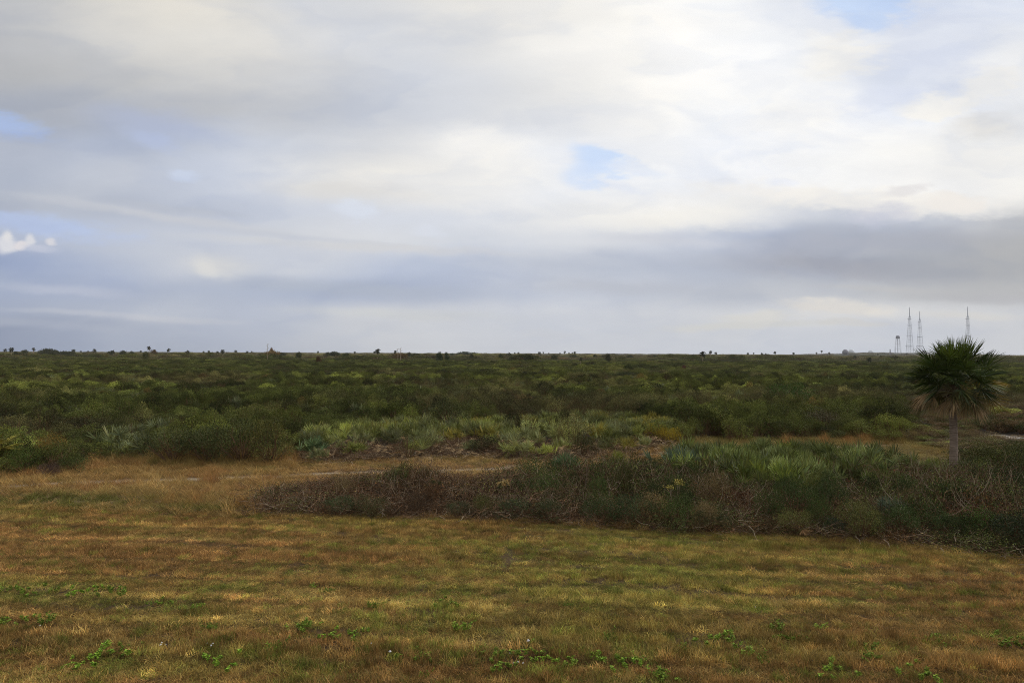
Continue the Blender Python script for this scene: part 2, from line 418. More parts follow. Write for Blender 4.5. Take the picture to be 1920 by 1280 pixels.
M_TWIG = plant_mat('twig bark', .85, .1, .4, 1.8, fixed=(.115, .074, .043), shift=(1.2, 1.05, .9))
M_TWIG2 = plant_mat('pale twig bark', .85, .1, .5, 1.6, fixed=(.25, .19, .125), shift=(1.0, 1.0, 1.0))

def flat_mat(name, c, rough=.6, metal=0.0, var=.12, scale=2.0):
    m, t, b = principled(name, rough); b.inputs['Metallic'].default_value = metal
    gp = t.n.new('ShaderNodeNewGeometry')
    no = t.noise(gp.outputs['Position'], scale, 4, .6)
    t.put(b.inputs['Base Color'], t.vm('SCALE', t.comb(*c), scale=t.mr(no, .3, .7, 1 - var, 1 + var)))
    return m

# ------------------------------------------------------------------ ground: one sheet to the horizon
def geo_axis(a, b, step, far, n):
    mid = np.arange(a, b + step * .5, step)
    up = b + np.geomspace(step * 1.3, far - b, n)
    return mid, up
mx_, ux = geo_axis(0, 46, .5, 5000, 44); xs = np.concatenate([-ux[::-1], -mx_[::-1][:-1], mx_, ux])
my_, uy = geo_axis(8, 70, .35, 5000, 60); ys = np.concatenate([[-5000, -1500, -400, -120, -40, -10, 0, 4], my_, uy])
GX, GY = np.meshgrid(xs, ys, indexing='ij')
def ground_z(x, y):
    near = np.clip(1 - np.abs(y) / 160, 0, 1)
    z = (fbm(x * .25, y * .25 + 40, 3) - .5) * .16 * near
    # low mound the launch masts stand on
    z = z + 11.0 * np.exp(-(((x - 1560) / 260.) ** 2) ** 2 - ((y - 2850) / 420.) ** 2)
    z = z + 3.0 * np.exp(-((x - 2100) / 300.) ** 2 - ((y - 2700) / 400.) ** 2)
    return z
GZ = ground_z(GX, GY)
yc = np.maximum(GY, 3.0); PXg, PYg = proj(GX, yc)
n_s = fbm(GX * .8, GY * .8, 4); n_l = fbm(GX * .12 + 9, GY * .25 + 3, 4)
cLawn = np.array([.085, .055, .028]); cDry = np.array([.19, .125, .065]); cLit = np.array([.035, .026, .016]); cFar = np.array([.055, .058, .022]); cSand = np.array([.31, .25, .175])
gc = np.zeros(GX.shape + (3,))
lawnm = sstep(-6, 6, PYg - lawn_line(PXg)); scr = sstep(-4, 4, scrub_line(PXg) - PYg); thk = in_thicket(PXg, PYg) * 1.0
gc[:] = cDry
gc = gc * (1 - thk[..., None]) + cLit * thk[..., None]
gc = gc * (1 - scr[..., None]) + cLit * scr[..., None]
gc = gc * (1 - lawnm[..., None]) + cLawn * lawnm[..., None]
fr = sstep(150, 500, GY)[..., None]; gc = gc * (1 - fr) + cFar * fr
gc *= (.75 + .5 * n_s)[..., None]
# sandy wheel track
trk = [(-200, 918), (70, 909), (160, 903), (300, 899), (500, 894), (580, 889), (700, 884), (900, 880), (1010, 872), (1100, 866), (1250, 850), (1400, 840), (1560, 838), (1690, 833)]
tp = np.array([ground_xy(a, b) for a, b in trk])
def seg_dist(x, y, pts):
    d = np.full(np.shape(x), 1e9)
    for a, b in zip(pts[:-1], pts[1:]):
        ab = b - a; t = np.clip(((x - a[0]) * ab[0] + (y - a[1]) * ab[1]) / (ab @ ab), 0, 1)
        d = np.minimum(d, np.hypot(x - a[0] - t * ab[0], y - a[1] - t * ab[1]))
    return d
td = seg_dist(GX, GY, tp); tm = sstep(.6, .15, td) * (GY < 60) * sstep(.32, .6, fbm(GX * .35, GY * .9, 3))
gc = gc * (1 - tm[..., None]) + cSand * tm[..., None]
sx, sy = ground_xy(1892, 818)
sm = sstep(1.0, .55, np.hypot((GX - sx) / 1.2, (GY - sy) / 1.3) + (n_s - .5))
gc = gc * (1 - sm[..., None]) + np.array([.5, .455, .39]) * sm[..., None]
nx, ny = GX.shape
me = bpy.data.meshes.new('ground'); me.vertices.add(nx * ny)
me.vertices.foreach_set('co', np.stack([GX, GY, GZ], -1).astype(np.float32).ravel())
ii = (np.arange(nx - 1)[:, None] * ny + np.arange(ny - 1)[None]).ravel()
ff = np.stack([ii, ii + ny, ii + ny + 1, ii + 1], -1)
me.loops.add(len(ff) * 4); me.loops.foreach_set('vertex_index', ff.astype(np.int32).ravel())
me.polygons.add(len(ff)); me.polygons.foreach_set('loop_start', (np.arange(len(ff)) * 4).astype(np.int32))
me.polygons.foreach_set('use_smooth', np.full(len(ff), True))
ca = me.attributes.new('soil', 'FLOAT_COLOR', 'POINT')
ca.data.foreach_set('color', np.concatenate([gc, np.ones(gc.shape[:2] + (1,))], -1).astype(np.float32).ravel())
me.update(calc_edges=True)
mg, t, b = principled('ground soil', .9, .1)
at = t.n.new('ShaderNodeAttribute'); at.attribute_name = 'soil'
gp = t.n.new('ShaderNodeNewGeometry')
nf = t.noise(gp.outputs['Position'], 9.0, 6, .65); nb = t.noise(gp.outputs['Position'], .9, 5, .6)
t.put(b.inputs['Base Color'], t.vm('SCALE', t.vm('SCALE', at.outputs['Color'], scale=t.mr(nf, .3, .7, .6, 1.4)), scale=t.mr(nb, .3, .7, .75, 1.25)))
bp = t.n.new('ShaderNodeBump'); bp.inputs['Strength'].default_value = .6; bp.inputs['Distance'].default_value = .05
t.put(bp.inputs['Height'], nf); t.l.new(bp.outputs[0], b.inputs['Normal'])
me.materials.append(mg)
ground = obj('ground', me); tag(ground, None, None, kind='structure')

# ------------------------------------------------------------------ plant prototypes (plain meshes, linked only where used)
def frond(g, rg, o, az, el, plen, R_, nseg, pet_droop=.5, droop=.15, w=.045, amax=115, roll=0., wmat=0, smat=1, costa=.35, cup=.12, tone0=None, pet_r=.012):
    o = np.asarray(o, float); k = 6; ts = np.linspace(0, 1, k)
    els = el - pet_droop * ts; dirs = np.stack([np.cos(els) * math.cos(az), np.cos(els) * math.sin(az), np.sin(els)], -1)
    P = o + np.concatenate([[np.zeros(3)], np.cumsum(dirs[:-1] * plen / (k - 1), 0)])
    if plen > .02: tube(g, P, np.linspace(pet_r, pet_r * .6, k), 3, tone=.6, mat=smat, cap=False)
    f = dirs[-1]; s = np.array([-math.sin(az), math.cos(az), 0.]); n = np.cross(f, s)
    s, n = s * math.cos(roll) + n * math.sin(roll), n * math.cos(roll) - s * math.sin(roll)
    a = np.linspace(-R(amax), R(amax), nseg) + rg.normal(0, .04, nseg)
    L = R_ * (.72 + .28 * np.cos(a * .75)) * rg.uniform(.88, 1.08, nseg)
    d = np.cos(a)[:, None] * f + np.sin(a)[:, None] * s + n * (cup + rg.normal(0, .05, nseg))[:, None]; d = unit(d)
    sd_ = unit(-np.sin(a)[:, None] * f + np.cos(a)[:, None] * s + n * rg.choice([-.7, .7], nseg)[:, None])
    att = P[-1] + f * (costa * R_ * (1 - np.abs(a) / R(amax + 5)) ** 1.4)[:, None]
    tt = np.array([0, .35, .7, 1.0]); q = np.array([.4, 1.0, .65, .06])
    dr = droop * rg.uniform(.5, 1.5, nseg)
    C = att[:, None] + d[:, None] * (L[:, None, None] * tt[None, :, None]) - np.array([0, 0, 1.]) * (dr[:, None] * L[:, None] * tt[None] ** 2.2)[..., None]
    tone = np.clip(rg.normal(.5 if tone0 is None else tone0, .18, nseg), 0, 1)
    strips(g, C, sd_, w * q[None] * np.ones((nseg, 1)), tone, mat=wmat)

def proto_palmetto(seed, nf=15, dead=4, h=.75):
    rg = np.random.default_rng(seed); g = Geo(); gd = Geo()
    for i in range(nf):
        az = rg.uniform(0, 2 * math.pi); el = rg.uniform(R(38), R(85)); o = (rg.normal(0, .22), rg.normal(0, .22), 0.05)
        frond(g, rg, o, az, el, h * rg.uniform(.6, 1.15), rg.uniform(.5, .72), 16, pet_droop=rg.uniform(-.2, .25), droop=.05, w=.046, amax=88, roll=rg.uniform(-.9, .9), costa=.05, cup=.12, tone0=rg.uniform(.15, .9))
    for i in range(dead):
        az = rg.uniform(0, 2 * math.pi)
        frond(gd, rg, (rg.normal(0, .2), rg.normal(0, .2), .1), az, rg.uniform(R(5), R(50)), h * rg.uniform(.5, .8), .4, 11, pet_droop=1.2, droop=.5, w=.035, amax=60, costa=.05, tone0=.4)
    return g, gd

def proto_bush(seed, W=1.25, H=1.7, nclump=30, per=75, leaf=.075, flat=.5, wood=True):
    rg = np.random.default_rng(seed); g = Geo()
    C = []
    for i in range(nclump):
        th = rg.uniform(0, 2 * math.pi); r = W * math.sqrt(rg.uniform(0, 1)) * .85
        zt = H * (1 - (r / W) ** 2 * .55) * rg.uniform(.72, 1.0)
        C.append((r * math.cos(th), r * math.sin(th), zt if i % 3 else zt * rg.uniform(.35, .8)))
    C = np.array(C); rad = rg.uniform(.2, .42, nclump)
    for c, r in zip(C, rad):
        v = unit(rg.normal(size=(per, 3))) * (rg.uniform(.35, 1, (per, 1)) ** .6) * r; v[:, 2] *= flat + .25
        tone = np.clip(rg.normal(rg.uniform(.3, .7), .16, per), 0, 1)
        leaves(g, c + v, unit(v) + np.array([0, 0, .5]) + rg.normal(0, .5, (per, 3)), leaf * rg.uniform(.7, 1.4, per), leaf * .6, rg, tone)
        if wood:
            P = np.linspace([c[0] * .15, c[1] * .15, 0], c, 4); P[1:3] += rg.normal(0, .06, (2, 3)); tube(g, P, np.linspace(.025, .008, 4), 3, tone=.5, mat=1, cap=False)
    return g

def proto_grass(seed, n=50, h=.12, rad=.12, lean=.5, w=.006, tones=(.5, .22), flop=.25):
    rg = np.random.default_rng(seed); g = Geo()
    r = rad * np.sqrt(rg.random(n)); th = rg.uniform(0, 2 * np.pi, n)
    B = np.stack([r * np.cos(th), r * np.sin(th), np.zeros(n) - .01], -1)
    az = rg.uniform(0, 2 * np.pi, n); le = np.abs(rg.normal(0, lean, n)); L = h * rg.uniform(.5, 1.25, n)
    fl = rg.random(n) < flop; le = np.where(fl, rg.uniform(1.1, 1.5, n), le)
    d = np.stack([np.sin(le) * np.cos(az), np.sin(le) * np.sin(az), np.cos(le)], -1)
    B[:, 2] += np.where(fl, rg.uniform(.01, h * .5, n), 0)
    tt = np.array([0, .4, .75, 1.0])
    hd = np.stack([np.cos(az), np.sin(az), np.zeros(n)], -1)
    P = B[:, None] + d[:, None] * (L[:, None, None] * tt[None, :, None]) + (hd * .25 - np.array([0, 0, .12]))[:, None] * (L[:, None] * tt[None] ** 2)[..., None]
    sa = rg.uniform(0, np.pi, n); side = np.stack([np.cos(sa), np.sin(sa), np.zeros(n)], -1)
    strips(g, P, side, w * np.array([.8, 1, .7, .1])[None] * rg.uniform(.7, 1.4, (n, 1)), np.clip(rg.normal(*tones, n), 0, 1))
    return g

def proto_tangle(seed, n=70, W=.9, H=.9, leafn=110):
    rg = np.random.default_rng(seed); g = Geo()
    for i in range(n):
        p = np.array([rg.normal(0, W * .45), rg.normal(0, W * .45), rg.uniform(0, H * .5)])
        d = unit(np.array([rg.normal(), rg.normal(), rg.normal(.25, .7)])); L = rg.uniform(.35, 1.0); k = 6; P = [p]
        for j in range(k - 1):
            d = unit(d + rg.normal(0, .35, 3) - np.array([0, 0, .12 * j / k])); p = P[-1] + d * L / (k - 1); p[2] = max(p[2], .02); P.append(p)
        pale = rg.random() < .2
        tube(g, np.array(P), np.linspace(rg.uniform(.005, .016), .003, k), 3, tone=rg.random(), mat=2 if pale else 1, cap=False)
    c = np.stack([rg.normal(0, W * .5, leafn), rg.normal(0, W * .5, leafn), rg.uniform(.03, H * .85, leafn)], -1)
    leaves(g, c, rg.normal(size=(leafn, 3)), .06 * rg.uniform(.6, 1.4, leafn), .03, rg)
    return g

def proto_weed(seed, n=60, rad=.22, h=.14, L=.065):
    rg = np.random.default_rng(seed); g = Geo()
    for s in range(9):
        a = rg.uniform(0, 2 * math.pi); r = rad * rg.uniform(.1, .9); c0 = np.array([r * math.cos(a), r * math.sin(a), 0])
        tip = c0 + np.array([rg.normal(0, .04), rg.normal(0, .04), h * rg.uniform(.5, 1.1)])
        tube(g, np.linspace(c0, tip, 3), .003, 3, tone=.5, mat=0, cap=False)
        k = n // 9; t_ = rg.uniform(.3, 1, k)[:, None]; c = c0 + (tip - c0) * t_
        leaves(g, c, np.stack([rg.normal(size=k), rg.normal(size=k), rg.uniform(.1, .8, k)], -1), L * rg.uniform(.7, 1.3, k), L * .5, rg)
    return g

# ------------------------------------------------------------------ scatter: one object of instanced geometry
def scatter(name, protos, pts, rz, sc, idx, tint, label, cat):
    me = bpy.data.meshes.new(name); n = len(pts); me.vertices.add(n)
    me.vertices.foreach_set('co', np.asarray(pts, np.float32).ravel())
    def attr(nm, ty, key, a): me.attributes.new(nm, ty, 'POINT').data.foreach_set(key, a)
    attr('rot', 'FLOAT_VECTOR', 'vector', np.stack([np.zeros(n), np.zeros(n), rz], -1).astype(np.float32).ravel())
    attr('scl', 'FLOAT_VECTOR', 'vector', np.asarray(sc, np.float32).ravel())
    attr('tint', 'FLOAT_VECTOR', 'vector', np.asarray(tint, np.float32).ravel())
    attr('pick', 'INT', 'value', np.asarray(idx, np.int32))
    ng = bpy.data.node_groups.new(name, 'GeometryNodeTree')
    ng.interface.new_socket('Geometry', in_out='INPUT', socket_type='NodeSocketGeometry')
    ng.interface.new_socket('Geometry', in_out='OUTPUT', socket_type='NodeSocketGeometry')
    N = ng.nodes; Lk = ng.links; gi = N.new('NodeGroupInput'); go = N.new('NodeGroupOutput'); jn = N.new('GeometryNodeJoinGeometry')
    def named(nm, ty):
        a = N.new('GeometryNodeInputNamedAttribute'); a.data_type = ty; a.inputs['Name'].default_value = nm; return a.outputs['Attribute']
    rot, scl, pick = named('rot', 'FLOAT_VECTOR'), named('scl', 'FLOAT_VECTOR'), named('pick', 'INT')
    er = N.new('FunctionNodeEulerToRotation'); Lk.new(rot, er.inputs[0])
    for k, pm in enumerate(protos):
        po = bpy.data.objects.new(name + '_source', pm)          # a mesh source only: never linked to the scene
        oi = N.new('GeometryNodeObjectInfo'); oi.inputs['Object'].default_value = po; oi.inputs['As Instance'].default_value = False
        cmp_ = N.new('FunctionNodeCompare'); cmp_.data_type = 'INT'; cmp_.operation = 'EQUAL'
        Lk.new(pick, cmp_.inputs[2]); cmp_.inputs[3].default_value = k
        ip = N.new('GeometryNodeInstanceOnPoints')
        Lk.new(gi.outputs[0], ip.inputs['Points']); Lk.new(cmp_.outputs[0], ip.inputs['Selection'])
        Lk.new(oi.outputs['Geometry'], ip.inputs['Instance']); Lk.new(er.outputs[0], ip.inputs['Rotation']); Lk.new(scl, ip.inputs['Scale'])
        Lk.new(ip.outputs[0], jn.inputs[0])
    Lk.new(jn.outputs[0], go.inputs[0])
    o = obj(name, me); md = o.modifiers.new('scatter', 'NODES'); md.node_group = ng
    tag(o, label, cat, kind='stuff')
    return o

def cells(x0, x1, y0, y1, s, rg, jit=.5):
    X, Y = np.meshgrid(np.arange(x0, x1, s), np.arange(y0, y1, s)); X = X.ravel(); Y = Y.ravel()
    return X + rg.uniform(-jit, jit, len(X)) * s, Y + rg.uniform(-jit, jit, len(X)) * s
def in_view(x, y, mar=4.0): return np.abs(x) < y * .80 + mar
def mixc(a, b, f): f = np.asarray(f)[:, None]; return np.asarray(a) * (1 - f) + np.asarray(b) * f

# ------------------------------------------------------------------ mown grass
gl = [proto_grass(100 + i, 60, h, .14, le, .0065, flop=fl).mesh('grass tuft', [M_BLADE]) for i, (h, le, fl) in enumerate([(.12, .5, .3), (.15, .35, .2), (.10, .7, .55), (.20, .3, .15)])]
X, Y = cells(-26, 26, 9.5, 29, .125, rng); k = in_view(X, Y, 3.0); X, Y = X[k], Y[k]
PXp, PYp = proj(X, Y); k = PYp > lawn_line(PXp) - rng.uniform(0, 10, len(X)); X, Y, PXp, PYp = X[k], Y[k], PXp[k], PYp[k]
# thin, bare strips left by the mower, running across
rowv = Y + X * (.03 + .12 * sstep(15, 24, Y)) + (fbm(X * .12, Y * .2, 3) - .5) * 1.2
gap = fbm(X * .5 + 3, rowv * 2.2, 3); k = (gap > .34) | (rng.random(len(X)) < .45)
X, Y, PXp, PYp, rowv = X[k], Y[k], PXp[k], PYp[k], rowv[k]
n = len(X)
BR = np.array([.345, .222, .080]); YE = np.array([.48, .39, .135]); GR = np.array([.195, .25, .045]); OL = np.array([.355, .325, .082]); RD = np.array([.29, .175, .066])
patch = fbm(X * .16, rowv * 1.1, 4); p2 = fbm(X * .45 + 50, rowv * 2.6 + 8, 4)
def blob(px, py, rx, ry): return np.exp(-((PXp - px) / rx) ** 2 - ((PYp - py) / ry) ** 2)
gy = sstep(.42, .66, patch) * .5 + .8 * blob(1250, 1080, 330, 62) + .4 * blob(1050, 1000, 500, 22) + .45 * blob(250, 1105, 420, 22) + .25 * blob(1350, 1180, 380, 20) - .8 * blob(280, 1025, 460, 30) - .7 * blob(1780, 1120, 250, 60) - .35 * blob(150, 985, 300, 14)
gy = np.clip(gy + rng.normal(0, .16, n), 0, 1)
tint = mixc(BR, OL, gy)
tint = mixc(tint, YE, sstep(.52, .75, p2) * .5)
tint = mixc(tint, RD, sstep(.52, .3, p2) * .5 + .35 * np.clip(blob(300, 1025, 420, 28), 0, 1))
gm = (rng.random(n) < np.clip(.12 + .45 * sstep(.5, .72, fbm(X * .55 + 20, rowv * 1.5 + 70, 4)) + .25 * blob(1200, 1060, 350, 60), 0, 1))
tint = mixc(tint, GR, gm * rng.uniform(.4, 1, n))
band = vnoise(rowv * 3.1 + 40, X * .10 + 5) * .35 + vnoise(rowv * 6.5 + 9, X * .3 + 60) * .35 + fbm(X * 1.1, rowv * 3 + 30, 3) * .3
rp = (rowv + .25 * (vnoise(X * .25, rowv * .5) - .5)) / 1.35 % 1.0; rowi = np.floor(rowv / 1.35)
line = np.exp(-((rp - .5) / .09) ** 2) * sstep(.25, .6, vnoise(X * .12 + rowi * 3.3, rowi * 1.7)); ridge = np.exp(-((rp - .68) / .10) ** 2) * sstep(.3, .65, vnoise(X * .15 + rowi * 7.1, rowi * 2.9))
tint *= rng.lognormal(0, .32, (n, 1)) * (.70 + .42 * sstep(.25, .75, band))[:, None] * (1 - .50 * line + .34 * ridge)[:, None] * (.88 + .24 * vnoise(rowi * 5.3, X * .03))[:, None]
hs = (.5 + .6 * fbm(X * .5 + 7, rowv * 1.3, 3)) * (1 + .35 * sstep(1130, 1200, PYp)) * (.7 + .45 * sstep(.25, .75, vnoise(rowv * 2.6 + 90, X * .08)))
hs *= 1 - .45 * line + .2 * ridge
idx = rng.choice(4, n, p=[.3, .3, .25, .15])
s3 = np.stack([np.full(n, 1.0) * rng.uniform(.8, 1.25, n)] * 2 + [hs * rng.uniform(.7, 1.25, n)], -1)
scatter('mown_grass', gl, np.stack([X, Y, ground_z(X, Y)], -1), rng.uniform(0, 6.28, n), s3, idx, tint, 'brown and olive mown grass covering the open field', 'grass')
print('lawn tufts', n)

# ------------------------------------------------------------------ uncut dry grass along the track
gd_ = [proto_grass(200 + i, 55, h, .2, le, .011, flop=.12).mesh('dry grass tuft', [M_BLADE]) for i, (h, le) in enumerate([(.5, .22), (.62, .3), (.38, .4), (.9, .2)])]
X, Y = cells(-48, 48, 18, 58, .30, rng); k = in_view(X, Y, 4); X, Y = X[k], Y[k]; PXp, PYp = proj(X, Y)
k = (PYp < lawn_line(PXp) + 3) & (PYp > scrub_line(PXp) - 5) & ~in_row(PXp, PYp) & ((~in_thicket(PXp, PYp)) | (rng.random(len(X)) < .10)) & ((PXp < 1790) | (PYp > lawn_line(PXp) - 14)) & (seg_dist(X, Y, tp) + .5 * (fbm(X, Y, 2) - .5) > .30)
k &= ~((PXp > 1110) & (PYp > 880) & (PYp < lawn_line(PXp) - 14) & (rng.random(len(X)) < .8))
X, Y, PXp, PYp = X[k], Y[k], PXp[k], PYp[k]; n = len(X)
T1 = np.array([.36, .25, .095]); T2 = np.array([.42, .315, .125]); T3 = np.array([.30, .16, .065]); T4 = np.array([.13, .14, .035])
p = fbm(X * .4, Y * .6, 4); q = fbm(X * .8 + 30, Y * 1.1, 3)
tint = mixc(T1, T2, sstep(.35, .7, p)); tint = mixc(tint, T3, sstep(.5, .7, q) * .55)
green = np.clip(blob(120, 938, 200, 13) * 1.3 + blob(420, 955, 200, 7) + sstep(.62, .75, fbm(X * .5 + 90, Y * .8, 3)) * .5 + .5 * blob(400, 873, 130, 8), 0, 1)
tint = np.where((PXp > 1240)[:, None], tint * np.array([.62, .72, .72]) + np.array([.015, .02, .0]), tint); tint = mixc(tint, T4, green * (rng.random(n) < .85)); tint *= rng.uniform(.75, 1.2, (n, 1))
edge = np.exp(-((PYp - scrub_line(PXp)) / 9.) ** 2); hs = .30 + .22 * p + .5 * edge * sstep(260, 340, PXp) * (PXp < 560) + .12 * edge * (PXp < 300) + .55 * edge * (PXp > 1240); hs = hs * (1 - .5 * sstep(520, 620, PXp) * sstep(1150, 1000, PXp))
hs = hs * np.where(PXp > 1240, .42, 1.0) * (1 - .35 * blob(120, 938, 250, 16))
tall = rng.random(n) < .05; hs = np.where(tall, hs * 1.5, hs)
# the orange plume-like stands
for (a, b_, rx) in ((372, 940, 16), (325, 940, 10), (400, 905, 12), (505, 950, 26), (455, 950, 20), (1475, 832, 10), (1590, 826, 12), (1620, 824, 12), (1660, 822, 16), (1545, 828, 10), (1690, 820, 8)):
    bb = np.exp(-((PXp - a) / rx) ** 2 - ((PYp - b_) / 7.) ** 2); hs = hs + bb * .38; tint = mixc(tint, (.36, .20, .075), np.clip(bb, 0, 1) * .8)
s3 = np.stack([rng.uniform(.75, 1.15, n)] * 2 + [hs * 1.15 * rng.uniform(.8, 1.2, n)], -1)
scatter('tall_dry_grass', gd_, np.stack([X, Y, ground_z(X, Y)], -1), rng.uniform(0, 6.28, n), s3, rng.choice(4, n, p=[.35, .25, .3, .1]), tint, 'tan uncut grass growing along the sandy track', 'grass')
print('dry grass', n)

# ------------------------------------------------------------------ scrub to the horizon
b_near = [proto_bush(300 + i, *a) for i, a in enumerate([(1.25, 1.7, 30, 75, .075, .5), (1.0, 1.4, 24, 80, .065, .7), (1.5, 1.9, 36, 75, .08, .35), (1.1, 1.5, 26, 30, .06, .6)])]
b_near = [g.mesh('scrub bush', [M_LEAF, M_TWIG]) for g in b_near]
pg, pd = proto_palmetto(340); pg.merge(pd, 2)
b_near.append(pg.mesh('palmetto in scrub', [M_FAN, M_FAN, M_DEAD, M_TWIG2]))
PT, RZ, SC, IX, TI = [], [], [], [], []
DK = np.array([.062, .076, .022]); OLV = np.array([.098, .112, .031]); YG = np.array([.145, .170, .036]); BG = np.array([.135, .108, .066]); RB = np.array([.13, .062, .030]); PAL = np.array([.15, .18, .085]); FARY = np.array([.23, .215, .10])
for (y0, y1, s, wsc, hsc) in ((28, 75, 1.1, .72, 1.12), (75, 150, 1.45, .85, 1.0), (150, 420, 2.9, 1.6, .95), (420, 1300, 10, 5.0, 1.1), (1300, 4600, 50, 26, 1.6)):
    X, Y = cells(-y1 * .8 - 8, y1 * .8 + 8, y0, y1, s, rng); k = in_view(X, Y, 8); X, Y = X[k], Y[k]; PXp, PYp = proj(X, Y)
    k = (PYp < scrub_line(PXp) + 1) & ~(in_bed(PXp, PYp) & (rng.random(len(X)) < .93))
    # low growth right of the palm comes nearer
    k |= (PXp > 1795) & (PYp < 950) & (PYp > 780)
    k &= np.hypot((X - sx) / 1.9, (Y - sy) / 2.4) > 1
    k &= ~((np.abs(X - sx) < 1.6) & (Y < sy) & (Y > sy - 4))
    X, Y, PXp, PYp = X[k], Y[k], PXp[k], PYp[k]; n = len(X)
    f1 = fbm(X * .07 + 11, Y * .05, 4); f2 = fbm(X * .25 + 60, Y * .2 + 30, 3); f3 = fbm(X * .02 + 5, Y * .012 + 9, 3)
    tint = mixc(DK, OLV, sstep(.36, .64, f1) * .8 + rng.uniform(-.1, .25, n).clip(0, 1))
    tint = mixc(tint, YG, np.clip(sstep(.62, .78, f2) * .3 + rng.choice([0, .45], n, p=[.95, .05]) + .42 * sstep(85, 130, Y) * sstep(560, 330, Y) * sstep(500, 1100, PXp) * sstep(.4, .55, f1), 0, 1))
    bgm = sstep(.55, .68, fbm(X * .06 + 33, Y * .045 + 71, 3)) * .38 + .45 * sstep(1250, 1450, PXp) * sstep(60, 72, Y) * sstep(100, 84, Y) + .5 * sstep(430, 600, Y) * (f3 > .5)
    tint = mixc(tint, BG, np.clip(bgm, 0, .9))
    rb = (rng.random(n) < .012) * .6; tint = mixc(tint, RB, rb)
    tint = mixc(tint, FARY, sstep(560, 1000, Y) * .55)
    tint *= rng.lognormal(-.03, .45 if y0 == 75 else (.30 if y0 > 75 else .38), (n, 1)) * (.72 + .62 * sstep(.35, .65, fbm(X * .33 + 7, Y * .16 + 3, 2)))[:, None]
    tint *= np.array([.92, .95, .80])
    ix = rng.choice(5, n, p=[.27, .24, .25, .16, .08] if y1 <= 150 else [.3, .25, .35, .1, 0])
    ix = np.where((bgm > .3) & (rng.random(n) < .7), 3, ix); tint = np.where((ix == 4)[:, None], PAL * rng.uniform(.8, 1.4, (n, 1)), tint)
    mound = fbm(X * .22 + 91, Y * .22 + 13, 2); hh = np.minimum(hsc * (.42 + .62 * sstep(.3, .72, mound)) * rng.lognormal(0, .15, n), 1.25)
    if y0 >= 420: hh = hh * np.where(rng.random(n) < .05 + .3 * (fbm(X * .02 + 3, Y * .008, 2) > .55), rng.uniform(1.6, 2.8, n), 1.0)
    rt = (PXp > 1690) & (PYp > 770); hh = np.where(rt, hh * .5, hh); tint = np.where((rt & (PYp < 870) & (rng.random(n) < .5))[:, None], mixc(tint, (.17, .11, .06), np.full(n, .7)), tint)
    ww = wsc * rng.uniform(.7, 1.45, n)
    PT.append(np.stack([X, Y, ground_z(X, Y) - .03], -1)); RZ.append(rng.uniform(0, 6.28, n)); SC.append(np.stack([ww, ww, hh], -1)); IX.append(ix); TI.append(tint)
    print('scrub', y0, y1, n)
scatter('scrub', b_near, np.concatenate(PT), np.concatenate(RZ), np.concatenate(SC), np.concatenate(IX), np.concatenate(TI), 'low dark green coastal scrub stretching to the horizon', 'scrub')

# ------------------------------------------------------------------ tangled thicket at the lawn edge
tg = [proto_tangle(400 + i, *a).mesh('bramble tangle', [M_LEAF, M_TWIG, M_TWIG2]) for i, a in enumerate([(80, .9, .9, 60), (45, .85, .75, 520), (85, 1.0, 1.0, 120)])]
X, Y = cells(-12, 30, 17, 33, .52, rng); PXp, PYp = proj(X, Y); k = in_thicket(PXp, PYp) & (PXp < 2250)
k &= ~(in_row(PXp, PYp) & (rng.random(len(X)) < .7))
X, Y, PXp, PYp = X[k], Y[k], PXp[k], PYp[k]; n = len(X)
f = fbm(X * .45 + 4, Y * .6, 3)
frontm = sstep(34, 8, lawn_line(PXp) - PYp)
tint = mixc((.12, .062, .028), (.075, .095, .028), sstep(.42, .58, f + .12 * sstep(950, 1250, PXp) - .10 * sstep(1000, 700, PXp) - .08 * frontm)); tint = mixc(tint, (.12, .055, .028), sstep(.6, .72, fbm(X * .5 + 44, Y * .5, 3)))
tint *= rng.lognormal(0, .45, (n, 1))
ed = sstep(0, 40, lawn_line(PXp) - PYp) * (.25 + .75 * sstep(490, 720, PXp))
hh = (.1 + 2.0 * f) * (.45 + .55 * ed) * 1.15; hh = hh * np.where(PXp < 1230, .62 + .38 * sstep(0, 26, PYp - np.interp(PXp, THK_PX, THK_BK)), 1.0) + .7 * np.exp(-((PXp - 785) / 28.) ** 2 - ((PYp - 925) / 14.) ** 2)
s3 = np.stack([rng.uniform(.8, 1.15, n)] * 2 + [hh], -1)
scatter('tangled_brush', tg, np.stack([X, Y, ground_z(X, Y)], -1), rng.uniform(0, 6.28, n), s3, np.where((PXp > 1000) & (rng.random(n) < .5), 1, rng.choice(3, n, p=[.45, .1, .45])), tint, 'brown tangle of dead vines and twigs edging the mown field', 'brush')
print('tangle', n)

# dead stems and fronds under the palmetto bed
X, Y = cells(-14, 14, 32, 48, .8, rng); PXp, PYp = proj(X, Y); k = (PXp > 565) & (PXp < 1260) & (PYp < scrub_line(PXp)) & (PYp > scrub_line(PXp) - 26); X, Y = X[k], Y[k]; n = len(X)
tint = np.array([.11, .07, .04]) * rng.uniform(.6, 1.5, (n, 1))
gdp = [Geo(), Geo()]
for i_, g_ in enumerate(gdp):
    rg = np.random.default_rng(450 + i_)
    for j in range(12):
        frond(g_, rg, (rg.normal(0, .3), rg.normal(0, .3), .05), rg.uniform(0, 6.28), rg.uniform(R(10), R(75)), rg.uniform(.35, .8), .4, 11, pet_droop=rg.uniform(.2, 1.5), droop=.45, w=.035, amax=70, costa=.05, roll=rg.uniform(-.5, .5))
gdp = [g_.mesh('dead palmetto fans', [M_DEAD, M_TWIG2]) for g_ in gdp]
